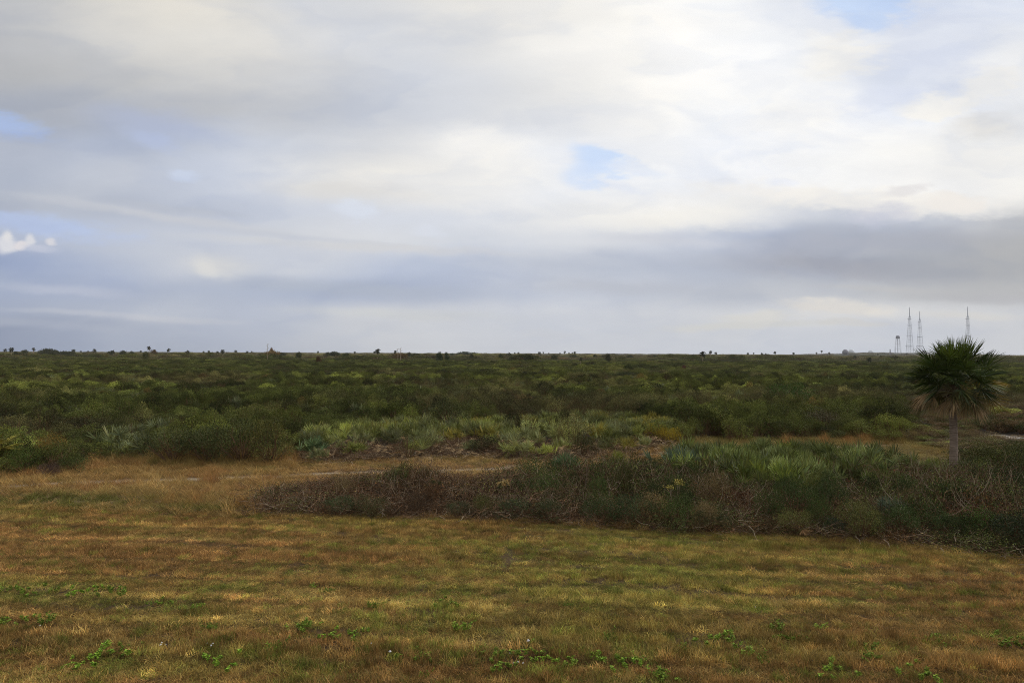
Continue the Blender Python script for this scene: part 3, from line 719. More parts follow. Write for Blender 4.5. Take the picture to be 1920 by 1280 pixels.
scatter('dead_fronds', tg + gdp, np.stack([X, Y, ground_z(X, Y)], -1), rng.uniform(0, 6.28, n), np.stack([rng.uniform(.8, 1.2, n)] * 2 + [rng.uniform(.6, 1.0, n)], -1), rng.choice(5, n, p=[.22, .18, .2, .2, .2]), tint, 'brown dead palmetto fronds littering the front of the palmetto bed', 'dead leaves')

# ------------------------------------------------------------------ saw palmettos, one object each
pm = []
for i in range(4):
    a, b_ = proto_palmetto(500 + i, 18 + i, 4); pm.append((a.mesh('palmetto fronds', [M_FAN, M_FAN]), b_.mesh('palmetto dead fronds', [M_DEAD, M_TWIG2])))
pmg = []
for i in range(4):
    a, b_ = proto_palmetto(520 + i, 15, 3); a.merge(b_, 2); pmg.append(a.mesh('saw palmetto', [M_FAN, M_FAN, M_DEAD, M_TWIG2]))
def palmetto(px, py, sc, tint, label, group):
    x, y = ground_xy(px, py); r = empty('saw_palmetto', (x, y, float(ground_z(x, y))), rng.uniform(0, 6.28)); tag(r, label, 'palmetto', group)
    a, b_ = pm[rng.integers(4)]
    obj('fronds', a, r, sc=(sc, sc, sc), tint=tint); obj('dead_fronds', b_, r, sc=(sc, sc, sc * .9))
    return r
ROWG = 'saw palmettos in front of the cabbage palm'
X, Y = cells(4, 24, 26, 38, 1.2, rng, .45); PXp, PYp = proj(X, Y); k = in_row(PXp, PYp) & (PXp > 1250) & (PXp < 1785)
for x, y, a, b_ in zip(X[k], Y[k], PXp[k], PYp[k]):
    bl = rng.random(); tn = np.array([.165, .215, .045]) * (1 - bl * .55) + np.array([.17, .205, .105]) * bl * .55
    sc = rng.uniform(.92, 1.25)
    palmetto(a, b_, sc * rng.uniform(.8, 1.0) * (.72 if a > 1680 else 1.0), tn * .9 * rng.lognormal(0, .3), 'green saw palmetto in the clump between the sandy track and the cabbage palm trunk', ROWG)
palmetto(1066, 905, 1.05, (.09, .15, .06), 'lone blue-green saw palmetto on top of the brown thicket by the track', 'lone saw palmettos')
palmetto(1160, 880, .7, (.17, .20, .04), 'small yellow-green saw palmetto just past the lone blue-green one', 'lone saw palmettos')
palmetto(1665, 985, .75, (.10, .14, .09), 'small grey-green saw palmetto standing within the dead vines', 'lone saw palmettos')
palmetto(1915, 960, .8, (.08, .12, .06), 'dark saw palmetto at the frame edge beyond the cabbage palm', 'lone saw palmettos')
palmetto(1845, 925, .6, (.09, .13, .08), 'little silvery saw palmetto low in the oak shrubs behind the cabbage palm', 'lone saw palmettos')
palmetto(1268, 900, 1.15, (.10, .15, .09), 'tall blue-green saw palmetto at the track end of the palmetto clump', 'lone saw palmettos')
def bed_palmetto(px, py, sc, tint, label, group):
    x, y = ground_xy(px, py)
    o = obj('saw_palmetto', pmg[rng.integers(4)], None, (x, y, float(ground_z(x, y))), rng.uniform(0, 6.28), (sc, sc, sc), tint); tag(o, label, 'palmetto', group)
X, Y = cells(-16, 18, 33, 58, 1.42, rng, .45); PXp, PYp = proj(X, Y); k = in_bed(PXp, PYp)
cnt = 0
for x, y, a, b_ in zip(X[k], Y[k], PXp[k], PYp[k]):
    front = scrub_line(a) - b_
    if front < 22 and rng.random() < .62: continue
    u = rng.random(); tn = np.array([.19, .225, .05]) * (1 - u) + np.array([.19, .215, .095]) * u
    if rng.random() < .12: tn = np.array([.22, .21, .045])
    bed_palmetto(a, b_, rng.uniform(.72, 1.05) * (.85 if front < 20 else 1.0), tn * rng.lognormal(0, .3), 'light green saw palmetto in the wide bed behind the sandy track', 'saw palmettos of the wide bed'); cnt += 1
print('bed palmettos', cnt)
bed_palmetto(585, 858, 1.0, (.12, .19, .08), 'saw palmetto with fresh green fans at the near corner of the palmetto bed', 'lone saw palmettos')
bed_palmetto(222, 846, 1.2, (.20, .24, .11), 'pale saw palmetto alone in the dark scrub on the field side', 'lone saw palmettos')
bed_palmetto(22, 850, 1.0, (.12, .18, .10), 'blue-green saw palmetto next to the yellowing young palm', 'lone saw palmettos')
bed_palmetto(48, 850, .95, (.20, .20, .11), 'dull straw-tinged saw palmetto second from the yellowing young palm', 'lone saw palmettos')
bed_palmetto(498, 800, 1.1, (.16, .20, .06), 'light green saw palmetto rising out of the scrub short of the bed', 'lone saw palmettos')

# young palm cut by the frame edge
rg = np.random.default_rng(77); x, y = ground_xy(-22, 880); r = empty('young_palm', (x, y, 0)); tag(r, 'young palm with yellow-green fans and an orange dead frond at the frame edge', 'palm')
g = Geo()
for i in range(34): frond(g, rg, (0, 0, .55 + rg.uniform(0, .3)), rg.uniform(0, 6.28), rg.uniform(R(-15), R(80)), rg.uniform(.6, .95), rg.uniform(.6, .75), 28, pet_droop=.5, droop=.12, w=.04, tone0=rg.uniform(.35, .8))
obj('fronds', g.mesh('young palm fronds', [M_PALM, M_PALM]), r, tint=(.21, .20, .035))
g = Geo()
for i in range(5): frond(g, rg, (0, 0, .6), rg.uniform(-1.2, .4), R(-10), .7, .5, 12, pet_droop=1.0, droop=.6, w=.04, amax=50)
obj('dead_fronds', g.mesh('young palm dead fronds', [M_DEAD, M_TWIG2]), r)
g = Geo(); tube(g, [(0, 0, 0), (0, 0, .35), (0, 0, .75)], [.2, .19, .14], 10); obj('trunk', g.mesh('young palm trunk', [M_TWIG]), r)

# ------------------------------------------------------------------ shrubs one can tell apart
sm_ = [proto_bush(600 + i, *a).mesh('shrub', [M_LEAF, M_TWIG]) for i, a in enumerate([(1.0, 1.3, 30, 110, .05, .6), (.8, .9, 24, 120, .045, .7), (1.2, 1.5, 36, 100, .055, .5)])]
def shrub(px, py, w, h, tint, label, group=None, name='shrub', v=None):
    x, y = ground_xy(px, py); i = rng.integers(3) if v is None else v; hw = (1.0, .8, 1.2)[i]; hh = (1.3, .9, 1.5)[i]
    o = obj(name, sm_[i], None, (x, y, float(ground_z(x, y)) - .02), rng.uniform(0, 6.28), (w / (2 * hw), w / (2 * hw), h / hh), tint); tag(o, label, 'shrub', group); return o
EG = 'shrubs along the edge of the mown field'
shrub(510, 868, 2.6, 2.3, (.10, .105, .03), 'rounded olive shrub beside the near corner of the palmetto bed', v=0)
shrub(455, 866, 3.8, 2.2, (.07, .085, .028), 'large dark blue-green oak shrub behind the tallest dry grass', v=2)
shrub(330, 866, 3.6, 1.9, (.07, .085, .026), 'dark green shrub behind the tan grass near the lone pale palmetto', v=2)
shrub(395, 866, 3.4, 2.0, (.06, .075, .026), 'dark green shrub joining the large oak shrub at the grass edge', v=0)
shrub(45, 888, 1.5, 1.2, (.06, .09, .02), 'dark rounded bush at the foot of the yellowing young palm', v=1)
shrub(100, 872, 2.2, 1.6, (.16, .12, .03), 'mustard-tinged shrub standing behind the low green bushes near the young palm', v=0)
shrub(140, 884, 1.4, .8, (.07, .095, .03), 'low green bush where the dry grass meets the scrub', v=1)
shrub(95, 892, 1.0, .6, (.085, .06, .05), 'low purplish-brown bush at the rim of the tan grass', v=1)
shrub(1135, 915, 2.0, 1.3, (.055, .075, .024), 'dark round bush rising from the thicket beside the track bend', v=0)
shrub(1200, 925, 2.1, 1.35, (.04, .055, .02), 'near-black green bush under the track end of the palmetto clump', v=2)
shrub(1235, 908, 1.5, 1.2, (.06, .08, .028), 'deep green bush against the first tall palmetto', v=0)
shrub(1100, 930, 1.5, 1.0, (.09, .045, .028), 'reddish-brown bush in the thicket below the lone blue-green palmetto', v=1)
shrub(1300, 925, 1.5, 1.2, (.055, .075, .022), 'dark olive bush under the palmetto clump', v=1)
shrub(1480, 773, 5.0, 3.0, (.055, .10, .02), 'pair of tall bright green shrubs on the skyline of the near scrub', v=2)
shrub(640 + 200, 812, 3.3, 2.4, (.055, .065, .022), 'dark rounded shrub poking up through the back of the palmetto bed', v=0)
for (a, b_, w, h, tn) in ((640, 966, 1.6, .75, (.05, .075, .03)), (700, 966, 1.5, .7, (.07, .075, .03)), (960, 972, 1.7, .7, (.05, .07, .03)), (1030, 976, 1.5, .75, (.055, .07, .028)),
        (1130, 978, 1.6, .9, (.05, .075, .026)), (1190, 984, 2.0, 1.15, (.045, .07, .026)), (1265, 988, 1.6, 1.0, (.07, .11, .03)), (1330, 994, 1.5, .8, (.055, .07, .028)),
        (1620, 1004, 1.5, .9, (.06, .085, .026)), (1680, 1006, 1.8, 1.05, (.055, .085, .026)), (1770, 1016, 1.5, .9, (.055, .085, .028)), (1835, 1018, 1.4, 1.0, (.065, .11, .026)), (1905, 1032, 1.7, 1.1, (.035, .05, .024)), (1560, 1000, 1.1, .6, (.05, .08, .05)),
        (1440, 996, 1.1, .55, (.075, .06, .03)), (860, 968, 1.2, .6, (.055, .07, .03)), (780, 962, 1.3, .8, (.07, .05, .03)), (1960, 1040, 2.0, 1.2, (.04, .055, .025))):
    shrub(a, b_, w * .9, h, tn, 'low leafy green shrub at the field edge below the brown thicket', EG)
X, Y = cells(-9, 26, 18, 32, 1.35, rng, .5); PXp, PYp = proj(X, Y); k = in_thicket(PXp, PYp) & (PXp > 620) & (PXp < 1960) & ~in_row(PXp, PYp) & (rng.random(len(X)) < .62)
for a, b_ in zip(PXp[k], PYp[k]):
    u = rng.random(); tn = np.array([.045, .068, .02]) if u < (.5 if a < 1000 else .72) else (np.array([.105, .062, .030]) if u < .75 else (np.array([.10, .11, .035]) if u < .86 else np.array([.15, .12, .055])))
    shrub(a, b_, rng.uniform(.8, 1.7), rng.uniform(.6, 1.25) + .25 * (a > 1080), tn * rng.lognormal(0, .25), 'small dark shrub grown through the brown tangle of dead vines', 'shrubs inside the thicket')
for (a, b_, w, h, tn) in ((1825, 900, 2.0, 1.1, (.055, .07, .02)), (1855, 890, 2.4, 1.4, (.075, .085, .022)), (1900, 895, 2.4, 1.6, (.065, .08, .024)), (1835, 945, 2.0, 1.1, (.055, .06, .022)), (1890, 950, 2.2, 1.2, (.045, .055, .022)), (1800, 950, 1.6, .8, (.09, .07, .025)), (1870, 975, 1.8, .9, (.05, .05, .022)), (1735, 905, 1.4, .8, (.06, .085, .024)), (1930, 925, 2.2, 1.5, (.05, .06, .022)), (1860, 860, 2.4, .8, (.08, .085, .024)), (1925, 865, 2.4, .9, (.07, .08, .024))):
    shrub(a, b_, w, h, tn, 'dense oak shrub crowding beside the cabbage palm trunk', 'oak shrubs around the cabbage palm')
for (a, b_, w, h, tn) in ((1345, 800, 2.6, 1.7, (.075, .075, .045)), (1400, 812, 2.0, 1.1, (.10, .13, .035)), (1440, 790, 3.0, 1.7, (.06, .075, .026)), (1540, 815, 3.2, 1.8, (.09, .085, .045)), (1590, 800, 3.2, 1.9, (.10, .125, .03)), (1660, 790, 3.4, 1.9, (.12, .14, .03)), (1640, 808, 3.0, 1.6, (.07, .085, .03)), (1500, 806, 2.4, 1.5, (.065, .07, .03)), (1390, 823, 1.6, 1.2, (.06, .065, .028))):
    shrub(a, b_, w, h, tn, 'leafy shrub standing just behind the far end of the dry track', 'shrubs behind the far end of the track')
for (a, b_) in ((1225, 826), (1245, 830), (1262, 834), (1210, 818), (1195, 812)):
    shrub(a, b_, 1.1, 1.0, (.33, .27, .03), 'golden-yellow flowering shrub at the end of the palmetto bed', 'golden flowering shrubs', v=1)

# flower heads above the thicket
g = Geo(); rg = np.random.default_rng(9); x, y = ground_xy(1268, 968)
r = empty('yellow_flower_plant', (x, y, 0)); tag(r, 'plant with two flat yellow-green flower heads standing above the brown thicket', 'plant')
for (ox, oz) in ((.05, 1.28), (-.22, 1.05), (.12, 1.18)):
    g = Geo(); tube(g, [(ox * .3, 0, 0), (ox * .8, 0, oz * .6), (ox, 0, oz)], .006, 4); obj('stem', g.mesh('flower stem', [M_TWIG2]), r)
    g = Geo(); c = np.stack([rg.normal(0, .07, 90), rg.normal(0, .07, 90), rg.normal(oz, .03, 90)], -1); c[:, 0] += ox
    leaves(g, c, rg.normal(size=(90, 3)) + [0, 0, 1], .05, .035, rg); obj('flower_head', g.mesh('flower head', [M_LEAF]), r, tint=(.26, .24, .06))

# withered banana-like plant in the thicket
x, y = ground_xy(945, 950); g = Geo(); rg = np.random.default_rng(12)
for i in range(9): frond(g, rg, (0, 0, .95), rg.uniform(0, 6.28), rg.uniform(.2, 1.2), .08, .2, 5, pet_droop=.6, droop=.7, w=.06, amax=40)
r = empty('withered_plant', (x, y, 0)); tag(r, 'withered straw-coloured plant drooping on a thin stem in the thicket', 'plant')
obj('leaves', g.mesh('withered leaves', [M_BLADE, M_TWIG2]), r, tint=(.24, .18, .07))
g = Geo(); tube(g, [(0, 0, 0), (.02, 0, .5), (0, 0, .97)], .014, 5); obj('stem', g.mesh('withered stem', [M_TWIG2]), r)

# fallen palm frond on the lawn edge
x, y = ground_xy(1500, 1000); g = Geo(); rg = np.random.default_rng(14)
frond(g, rg, (.55, 0, .08), R(180), R(6), .5, .55, 20, pet_droop=-.1, droop=.02, w=.05, amax=80, costa=.2, roll=.9)
frond(g, rg, (-.4, .1, .75), R(-60), R(-50), .75, .45, 14, pet_droop=-.5, droop=.0, w=.04, amax=70, costa=.2, roll=.4)
o = obj('fallen_palm_frond', g.mesh('fallen frond', [M_BLADE, M_TWIG2]), None, (x, y, float(ground_z(x, y)) + .05), 0, (.75, .75, .6), (.40, .26, .13)); tag(o, 'dry pale palm frond lying where the thicket meets the mown grass', 'palm frond')

# branches and logs
for (a, b_, L, rz_, rr, h0, lab) in ((600, 925, 1.1, -.35, .045, .35, 'short dark log leaning in the near end of the thicket'), (980, 876, .9, -.1, .03, .12, 'thin dark branch lying in the dry grass behind the thicket'), (1880, 958, 1.5, .02, .02, .75, 'pale thin branch lying across shrubs beyond the cabbage palm')):
    x, y = ground_xy(a, b_); g = Geo(); s_ = np.linspace(-L / 2, L / 2, 6); P = np.stack([s_, np.zeros(6), h0 - s_ * .3 + np.sin(s_ * 5) * .02], -1)
    tube(g, P, np.linspace(rr, rr * .6, 6), 8, tone=.5, mat=0); tube(g, [P[3], P[3] + [.1, .05, .18]], rr * .4, 5)
    o = obj('fallen_branch', g.mesh('fallen branch', [M_TWIG2 if 'pale' in lab else M_TWIG]), None, (x, y, 0), rz_); tag(o, lab, 'branch', 'fallen branches')
bw = []
for (a, b_, h0, L) in ((560, 955, .35, .7), (640, 945, .5, .6), (1085, 958, .7, .6), (1445, 965, .7, .9), (1590, 985, .6, .8), (1680, 965, .8, .9), (1790, 985, .7, .8), (830, 950, .6, .6), (1010, 958, .5, .5), (1405, 985, .5, .8)):
    x, y = ground_xy(a, b_); g = Geo(); rg = np.random.default_rng(int(a))
    for j in range(5):
        p = np.array([0, 0, h0 * .3]); d = unit(np.array([rg.normal(), rg.normal(0, .5), 1.0])); P = [p]
        for s_ in range(6): d = unit(d + rg.normal(0, .35, 3)); P.append(P[-1] + d * L / 6 * rg.uniform(.8, 1.3))
        tube(g, np.array(P), np.linspace(.02, .008, 7), 4, tone=rg.random())
    o = obj('bare_branch', g.mesh('bare branch', [M_TWIG2]), None, (x, y, 0)); tag(o, 'bare grey forked branch sticking out of the brown thicket', 'branch', 'bare branches in the thicket')

# ------------------------------------------------------------------ weeds in the mown grass
wd = [proto_weed(700 + i, *a).mesh('leafy weed', [M_LEAF]) for i, a in enumerate([(190, .26, .17, .045), (140, .2, .15, .04), (300, .42, .15, .048)])]
WG = 'green weeds in the mown grass'
def weed(px, py, s, tn, lab, v=None):
    x, y = ground_xy(px, py); o = obj('leafy_weed', wd[rng.integers(3) if v is None else v], None, (x, y, float(ground_z(x, y)) + .02), rng.uniform(0, 6.28), (s * 1.1, s * 1.1, s * .8), np.array(tn) * np.array([1.25, 1.2, 1.0])); tag(o, lab, 'weed', WG)
big = [(195, 1232, 1.5, 'broad bright green weed nearest the young palm side of the foreground'), (160, 1238, .9, 'small outlier of the broad bright green weed'), (425, 1240, 1.3, 'spreading bright green weed second along the foreground'), (640, 1190, 1.1, 'compact bright green weed in the middle of the foreground grass'),
       (1155, 1240, 1.3, 'bushy lime-green weed by bare soil in the foreground'), (1045, 1235, 1.1, 'yellow-green weed beside the white litter'), (165, 1110, 1.2, 'long flat green weed mat back from the foreground')]
for a, b_, s, lab in big: weed(a, b_, s * .9, (.14, .25, .035), lab, 2)
for (a, b_) in ((12, 1168), (45, 1165), (95, 1170), (205, 1112), (110, 1112), (60, 1116), (20, 1112), (235, 1112), (400, 1172), (375, 1137), (310, 1127), (580, 1172), (570, 1178), (520, 1212), (660, 1187), (800, 1226), (785, 1230), (865, 1182), (930, 1226), (1070, 1243), (1015, 1222), (1190, 1232), (1120, 1232), (1236, 1268), (1245, 1262), (700, 1140), (840, 1133), (1065, 1140), (1400, 1225), (1342, 1205), (1370, 1202), (1635, 1232), (1630, 1215), (1740, 1200), (1765, 1202), (1885, 1200), (1560, 1260), (1720, 1268), (1145, 1195), (1280, 1212), (1480, 1190), (1536, 1178), (1455, 1175), (620, 1110), (590, 1100), (245, 1215), (800, 1262), (960, 1240), (1430, 1235), (1905, 1208)):
    weed(a, b_ + rng.uniform(-3, 3), rng.uniform(.7, 1.25), np.array([.13, .21, .035]) * rng.uniform(.6, 1.2), 'small leafy green weed sprouting in the mown grass')
gw = Geo(); rg = np.random.default_rng(5)
M_WHITE = flat_mat('bleached shell', (.62, .60, .58), .7, var=.2, scale=30)
for i, (a, b_) in enumerate(((992, 1207), (958, 1227), (965, 1247), (973, 1246), (983, 1247), (310, 1208), (318, 1211), (308, 1212), (395, 1208), (405, 1209), (402, 1213), (83, 1178), (735, 1226), (700, 1210), (1415, 1143))):
    x, y = ground_xy(a, b_); g = Geo(); s_ = rg.uniform(.014, .034) * (1.2 if i == 0 else 1)
    th = np.linspace(0, 2 * np.pi, 7)[:-1]; v = np.stack([np.cos(th) * s_, np.sin(th) * s_ * .7, rg.uniform(0, .3, 6) * s_], -1); v = np.concatenate([v, v * .4 + [0, 0, s_ * .8]])
    g.add(v, f4=[[j, (j + 1) % 6, 6 + (j + 1) % 6, 6 + j] for j in range(6)], f3=[[6, 7, 8], [6, 8, 9], [6, 9, 10], [6, 10, 11]])
    o = obj('shell_fragment', g.mesh('shell', [M_WHITE]), None, (x, y, float(ground_z(x, y)) + .11), rg.uniform(0, 6)); tag(o, 'tiny white shell fragment lying in the foreground grass', 'shell', 'white shell fragments in the grass')

# ------------------------------------------------------------------ the cabbage palm
rg = np.random.default_rng(31)
D = 31.5; px0 = 1786; X0 = (px0 - 960) / FPX * D
palm = empty('cabbage_palm', (X0, D, 0)); tag(palm, 'large cabbage palm with a shaggy green crown above a skirt of brown dead fronds', 'palm')
TOP = 3.6
g = Geo(); k = 120; zz = np.linspace(-.1, TOP, k); saw = (np.arange(k) % 3 == 0) * .010
rad = np.interp(zz, [-.1, .25, 1.2, 2.6, TOP], [.22, .19, .165, .155, .165]) + saw + rg.normal(0, .004, k)
P = np.stack([.06 * np.sin(zz * .9) - .03, np.zeros(k), zz], -1); tube(g, P, rad, 18)
mt, t, b = principled('palm bark', .9, .1)
gp = t.n.new('ShaderNodeNewGeometry'); pv = t.vm('MULTIPLY', gp.outputs['Position'], (3.0, 3.0, 26.0))
nn = t.noise(pv, 1.0, 5, .65); n2_ = t.noise(gp.outputs['Position'], 3.0, 4, .6)
t.put(b.inputs['Base Color'], t.ramp(t.m('MULTIPLY_ADD', n2_, .35, t.m('MULTIPLY', nn, .75)), [(.3, (.055, .04, .03)), (.52, (.21, .155, .115)), (.72, (.38, .29, .22))]))
bp = t.n.new('ShaderNodeBump'); bp.inputs['Strength'].default_value = .8; bp.inputs['Distance'].default_value = .03; t.put(bp.inputs['Height'], nn); t.l.new(bp.outputs[0], b.inputs['Normal'])
obj('trunk', g.mesh('palm trunk', [mt], smooth=True), palm)
g = Geo()
for i in range(46):
    az = rg.uniform(0, 6.28); z0 = rg.uniform(TOP - .3, TOP + .75); d = np.array([math.cos(az), math.sin(az), 0]); e = rg.uniform(.5, 1.3)
    tip = d * (.17 + .22 * math.cos(e)) + [0, 0, z0 + .3 * math.sin(e)]
    tube(g, [d * .1 + [0, 0, z0], tip], [.035, .016], 4, tone=rg.random())
tube(g, [(0, 0, TOP - .05), (0, 0, TOP + .5), (0, 0, TOP + .95)], [.19, .2, .08], 10, tone=.2)
obj('leaf_bases', g.mesh('palm leaf bases', [M_TWIG]), palm)
HUB = 4.73
NF = 84
for i in range(NF):
    az = (i * 2.39996 + rg.uniform(-.25, .25)) % (2 * math.pi); u = i / NF
    el = R(86) - u ** 1.05 * R(106) + rg.uniform(-.14, .14)
    g = Geo(); plen = rg.uniform(.7, 1.25) * (1.0 if u > .2 else .85)
    frond(g, rg, (math.cos(az) * .12 + .15, math.sin(az) * .12, HUB - .35 * u), az, el, plen, rg.uniform(.75, 1.05), 44, pet_droop=.15 + .4 * math.cos(el) ** 3, droop=.10 + .2 * max(0, u - .5), w=.038, amax=118, roll=rg.uniform(-1.0, 1.0), costa=.25, cup=.16, tone0=rg.uniform(.25, .75), pet_r=.018)
    right = math.cos(az) > .55 and -.5 < el < .7
    tn = np.array([.050, .080, .018]) * rg.uniform(.6, 1.35)
    if u < .3: tn = tn * np.array([1.6, 1.5, 1.1])
    if right and el < .3 and rg.random() < .5: tn = np.array([.24, .19, .03])
    if u > .8: tn = tn * .5 + np.array([.14, .10, .04]) * .5
    obj('frond', g.mesh('palm frond', [M_PALM, M_PALM]), palm, tint=tn)
for i in range(30):
    az = (i * 2.39996 + rg.uniform(-.3, .3)) % (2 * math.pi); el = rg.uniform(R(-24), R(10)); g = Geo()
    frond(g, rg, (math.cos(az) * .15, math.sin(az) * .15, HUB - .45 - rg.uniform(0, .3)), az, el, rg.uniform(.65, 1.15), rg.uniform(.45, .66), 34, pet_droop=rg.uniform(.45, .9), droop=rg.uniform(.3, .7), w=.03, amax=rg.uniform(45, 95), roll=rg.uniform(-.9, .9), costa=.3, tone0=rg.uniform(.2, .8), pet_r=.014)
    obj('dead_frond', g.mesh('dead palm frond', [M_DEAD, M_TWIG2]), palm)

# ------------------------------------------------------------------ far palms
fp = []
for i in range(3):
    g = Geo(); rg = np.random.default_rng(800 + i)
    for j in range(34): frond(g, rg, (0, 0, -.1), rg.uniform(0, 6.28), R(85) - j / 34 * R(135) + rg.uniform(-.1, .1), rg.uniform(.6, .85), .85, 12, pet_droop=.6, droop=.3, w=.17, costa=.4, roll=rg.uniform(-.4, .4), tone0=rg.uniform(.3, .7), pet_r=.03)
    fp.append(g.mesh('far palm crown', [M_PALM, M_PALM]))
g = Geo(); tube(g, [(0, 0, 0), (0, 0, .5), (0, 0, 1)], [.24, .2, .19], 8, tone=.7); FTR = g.mesh('far palm trunk', [M_TWIG2])
FPG = 'cabbage palms scattered along the horizon'
FPL = 'tiny cabbage palm silhouetted on the far horizon'
def far_palm(px, py, w, label=None, base=None, lean=0.0, crown=3.9, tall=1.0):
    if base is not None: d = FPX * CAM_H / (base - float(hor(px)))
    else: d = crown * FPX / w
    x = (px - 960) / FPX * d; s = w * d / FPX / 2.75; z = z_at(px, py, d); z = max(z, 1.2)
    r = empty('cabbage_palm', (x, d, float(ground_z(x, d))), rng.uniform(0, 6.28)); tag(r, label or FPL, 'palm', FPG)
    r.rotation_euler = (0, lean, 0)
    obj('crown', fp[rng.integers(3)], r, (0, 0, z), rng.uniform(0, 6.28), (s, s, s * tall), (.05, .058, .026)); obj('trunk', FTR, r, (0, 0, 0), 0, (s, s, z))
for a in ((9.5, 656, 6), (63, 654, 6), (137.5, 657, 6.5), (152, 658.5, 3.5), (165, 658.5, 3), (177, 656.5, 6.5), (264.5, 658.5, 4), (382, 659.5, 4), (392, 659, 5), (408, 660, 5), (442, 658, 5), (463, 660, 5.5), (472, 659, 3), (596, 659.5, 4), (665, 660, 4), (702, 660, 4), (741, 659, 6),
          (965, 661.5, 3), (972, 661.5, 4), (1019, 660.5, 3), (1029, 662, 2.5), (1050, 662, 3), (1067, 661.5, 3), (1073, 661, 2.5), (1402, 662.5, 4), (1413, 662, 3), (1429, 663, 4.5), (1436, 663, 3), (1531, 661.5, 3.5), (1646, 664, 3), (1700, 662.5, 3)):
    far_palm(*a)
for a in ((21, 654.5, 8.5, 'dense dark palm near the field-side end of the horizon'), (212, 659, 7, 'squat palm next to a rounded horizon tree'), (279.5, 651.5, 7, 'tallest palm above the brown rounded horizon tree', ), (311.5, 654.5, 6.5, 'leaning palm just past the brown rounded horizon tree'), (348, 659, 7.5, 'stout palm standing alone on the horizon past the leaning palm'), (418, 658, 8, 'broad-crowned palm between smaller horizon palms'),
          (708, 657.5, 10, 'brown double-headed palm on the horizon between the orange trees'), (1012, 661.5, 6, 'round-headed palm at the centre of the horizon'), (1059, 659.5, 4.5, 'tall narrow palm in the middle of the horizon'), (1078, 660.5, 5, 'palm with trunk showing behind a dark scrub tree'), (1332, 659.5, 6, 'pale flat-topped palm on the horizon beyond the dark mid-field palm'),
          (1345, 661, 5, 'smaller pale palm leaning beyond the dark mid-field palm'), (1456, 660, 5, 'leaning palm midway to the launch masts'), (1488, 662, 4, 'solitary round palm midway to the storage spheres'), (1540.5, 658.2, 3.5, 'highest of three small palms near the storage spheres'), (1555, 661.5, 4, 'palm closest to the grey storage sphere')):
    far_palm(a[0], a[1], a[2], a[3], lean=.35 if 'leaning' in a[3] and a[0] < 400 else (-.3 if 'leaning' in a[3] else 0))
far_palm(1317.5, 663, 11.5, 'dark cabbage palm standing out in the middle of the green scrub', base=681)
far_palm(1089, 672, 7, 'thin dying palm with a drooping brown head in the mid-field scrub', base=692)
far_palm(1630, 673, 9, 'short dark palm in the scrub below the storage spheres', base=684)

# ------------------------------------------------------------------ far trees, snags
def proto_tree(seed, W, H, base, nc=26, per=70, leaf=.45):
    rg = np.random.default_rng(seed); g = Geo()
    for i in range(nc):
        v = unit(rg.normal(size=3)) * rg.uniform(.2, 1) ** .5; c = np.array([v[0] * W, v[1] * W, base + (H - base) * (.5 + .5 * v[2])])
        w = unit(rg.normal(size=(per, 3))) * rg.uniform(.3, 1, (per, 1)) * W * .42; w[:, 2] *= .7
        leaves(g, c + w, w + rg.normal(0, .3, (per, 3)), leaf * rg.uniform(.7, 1.3, per), leaf * .7, rg, np.clip(rg.normal(rg.uniform(.3, .7), .15, per), 0, 1))
    return g.mesh('tree crown', [M_LEAF])
TC = [proto_tree(850, 1, 1, .25, leaf=.13), proto_tree(851, 1, 1, .1, leaf=.12), proto_tree(852, .8, 1, .2, leaf=.12)]
g = Geo(); tube(g, [(0, 0, 0), (.02, 0, .4), (0, 0, .7)], [.05, .04, .02], 6); 
for a_ in range(5): tube(g, [(0, 0, .3), (math.cos(a_ * 1.3) * .4, math.sin(a_ * 1.3) * .4, .65)], [.025, .01], 4)
TT = g.mesh('tree trunk', [M_TWIG])
def far_tree(px, py_top, py_bot, w, d, tn, label, group='trees along the horizon'):
    x = (px - 960) / FPX * d; zt = z_at(px, py_top, d); W = w * d / FPX / 2; gz = float(ground_z(x, d))
    zt = gz + (zt - gz) * .80; W *= 1.25
    r = empty('horizon_tree', (x, d, gz), rng.uniform(0, 6.28)); tag(r, label, 'tree', group)
    obj('crown', TC[rng.integers(3)], r, sc=(W, W, zt - gz), tint=tn); obj('trunk', TT, r, sc=(W, W, zt - gz))
TL = 'small dark tree rising from the scrub along the horizon'
DG = (.06, .07, .03)
for (a, t_, w, d, tn) in ((31, 656.5, 8, 800, DG), (46.5, 654.5, 9, 800, DG), (77.5, 654, 9, 800, DG), (86, 650.5, 11, 820, DG), (95, 651, 11, 820, DG), (104, 654.5, 9, 800, DG), (121, 656, 14, 700, DG), (132, 656.5, 12, 700, DG), (207, 657, 8, 800, DG), (247, 657.5, 8, 800, DG), (274, 655.5, 8, 400, (.08, .09, .035)),
        (627, 656.5, 18, 800, DG), (612, 658, 12, 740, DG), (648, 659, 14, 700, DG), (766, 658, 9, 800, DG), (780, 660, 16, 740, DG), (883, 661, 8, 500, DG), (939, 661, 8, 500, DG), (954, 660.5, 12, 700, (.08, .09, .05)), (1117, 663, 9, 800, DG), (1075, 663.5, 14, 800, DG), (985, 663, 14, 800, DG), (1380 - 8, 664, 12, 600, DG), (1300, 664, 10, 600, DG), (1603, 664, 4, 700, DG), (1650, 664, 5, 700, DG), (560, 658.5, 8, 500, DG), (530, 659, 10, 800, DG), (1040, 664, 10, 500, DG), (1180, 664, 12, 700, DG), (1230, 664, 10, 700, DG)):
    far_tree(a, t_, 0, w, d, tn, TL)
far_tree(231, 655, 0, 10, 800, DG, 'rounded dark tree on the horizon next to a squat palm')
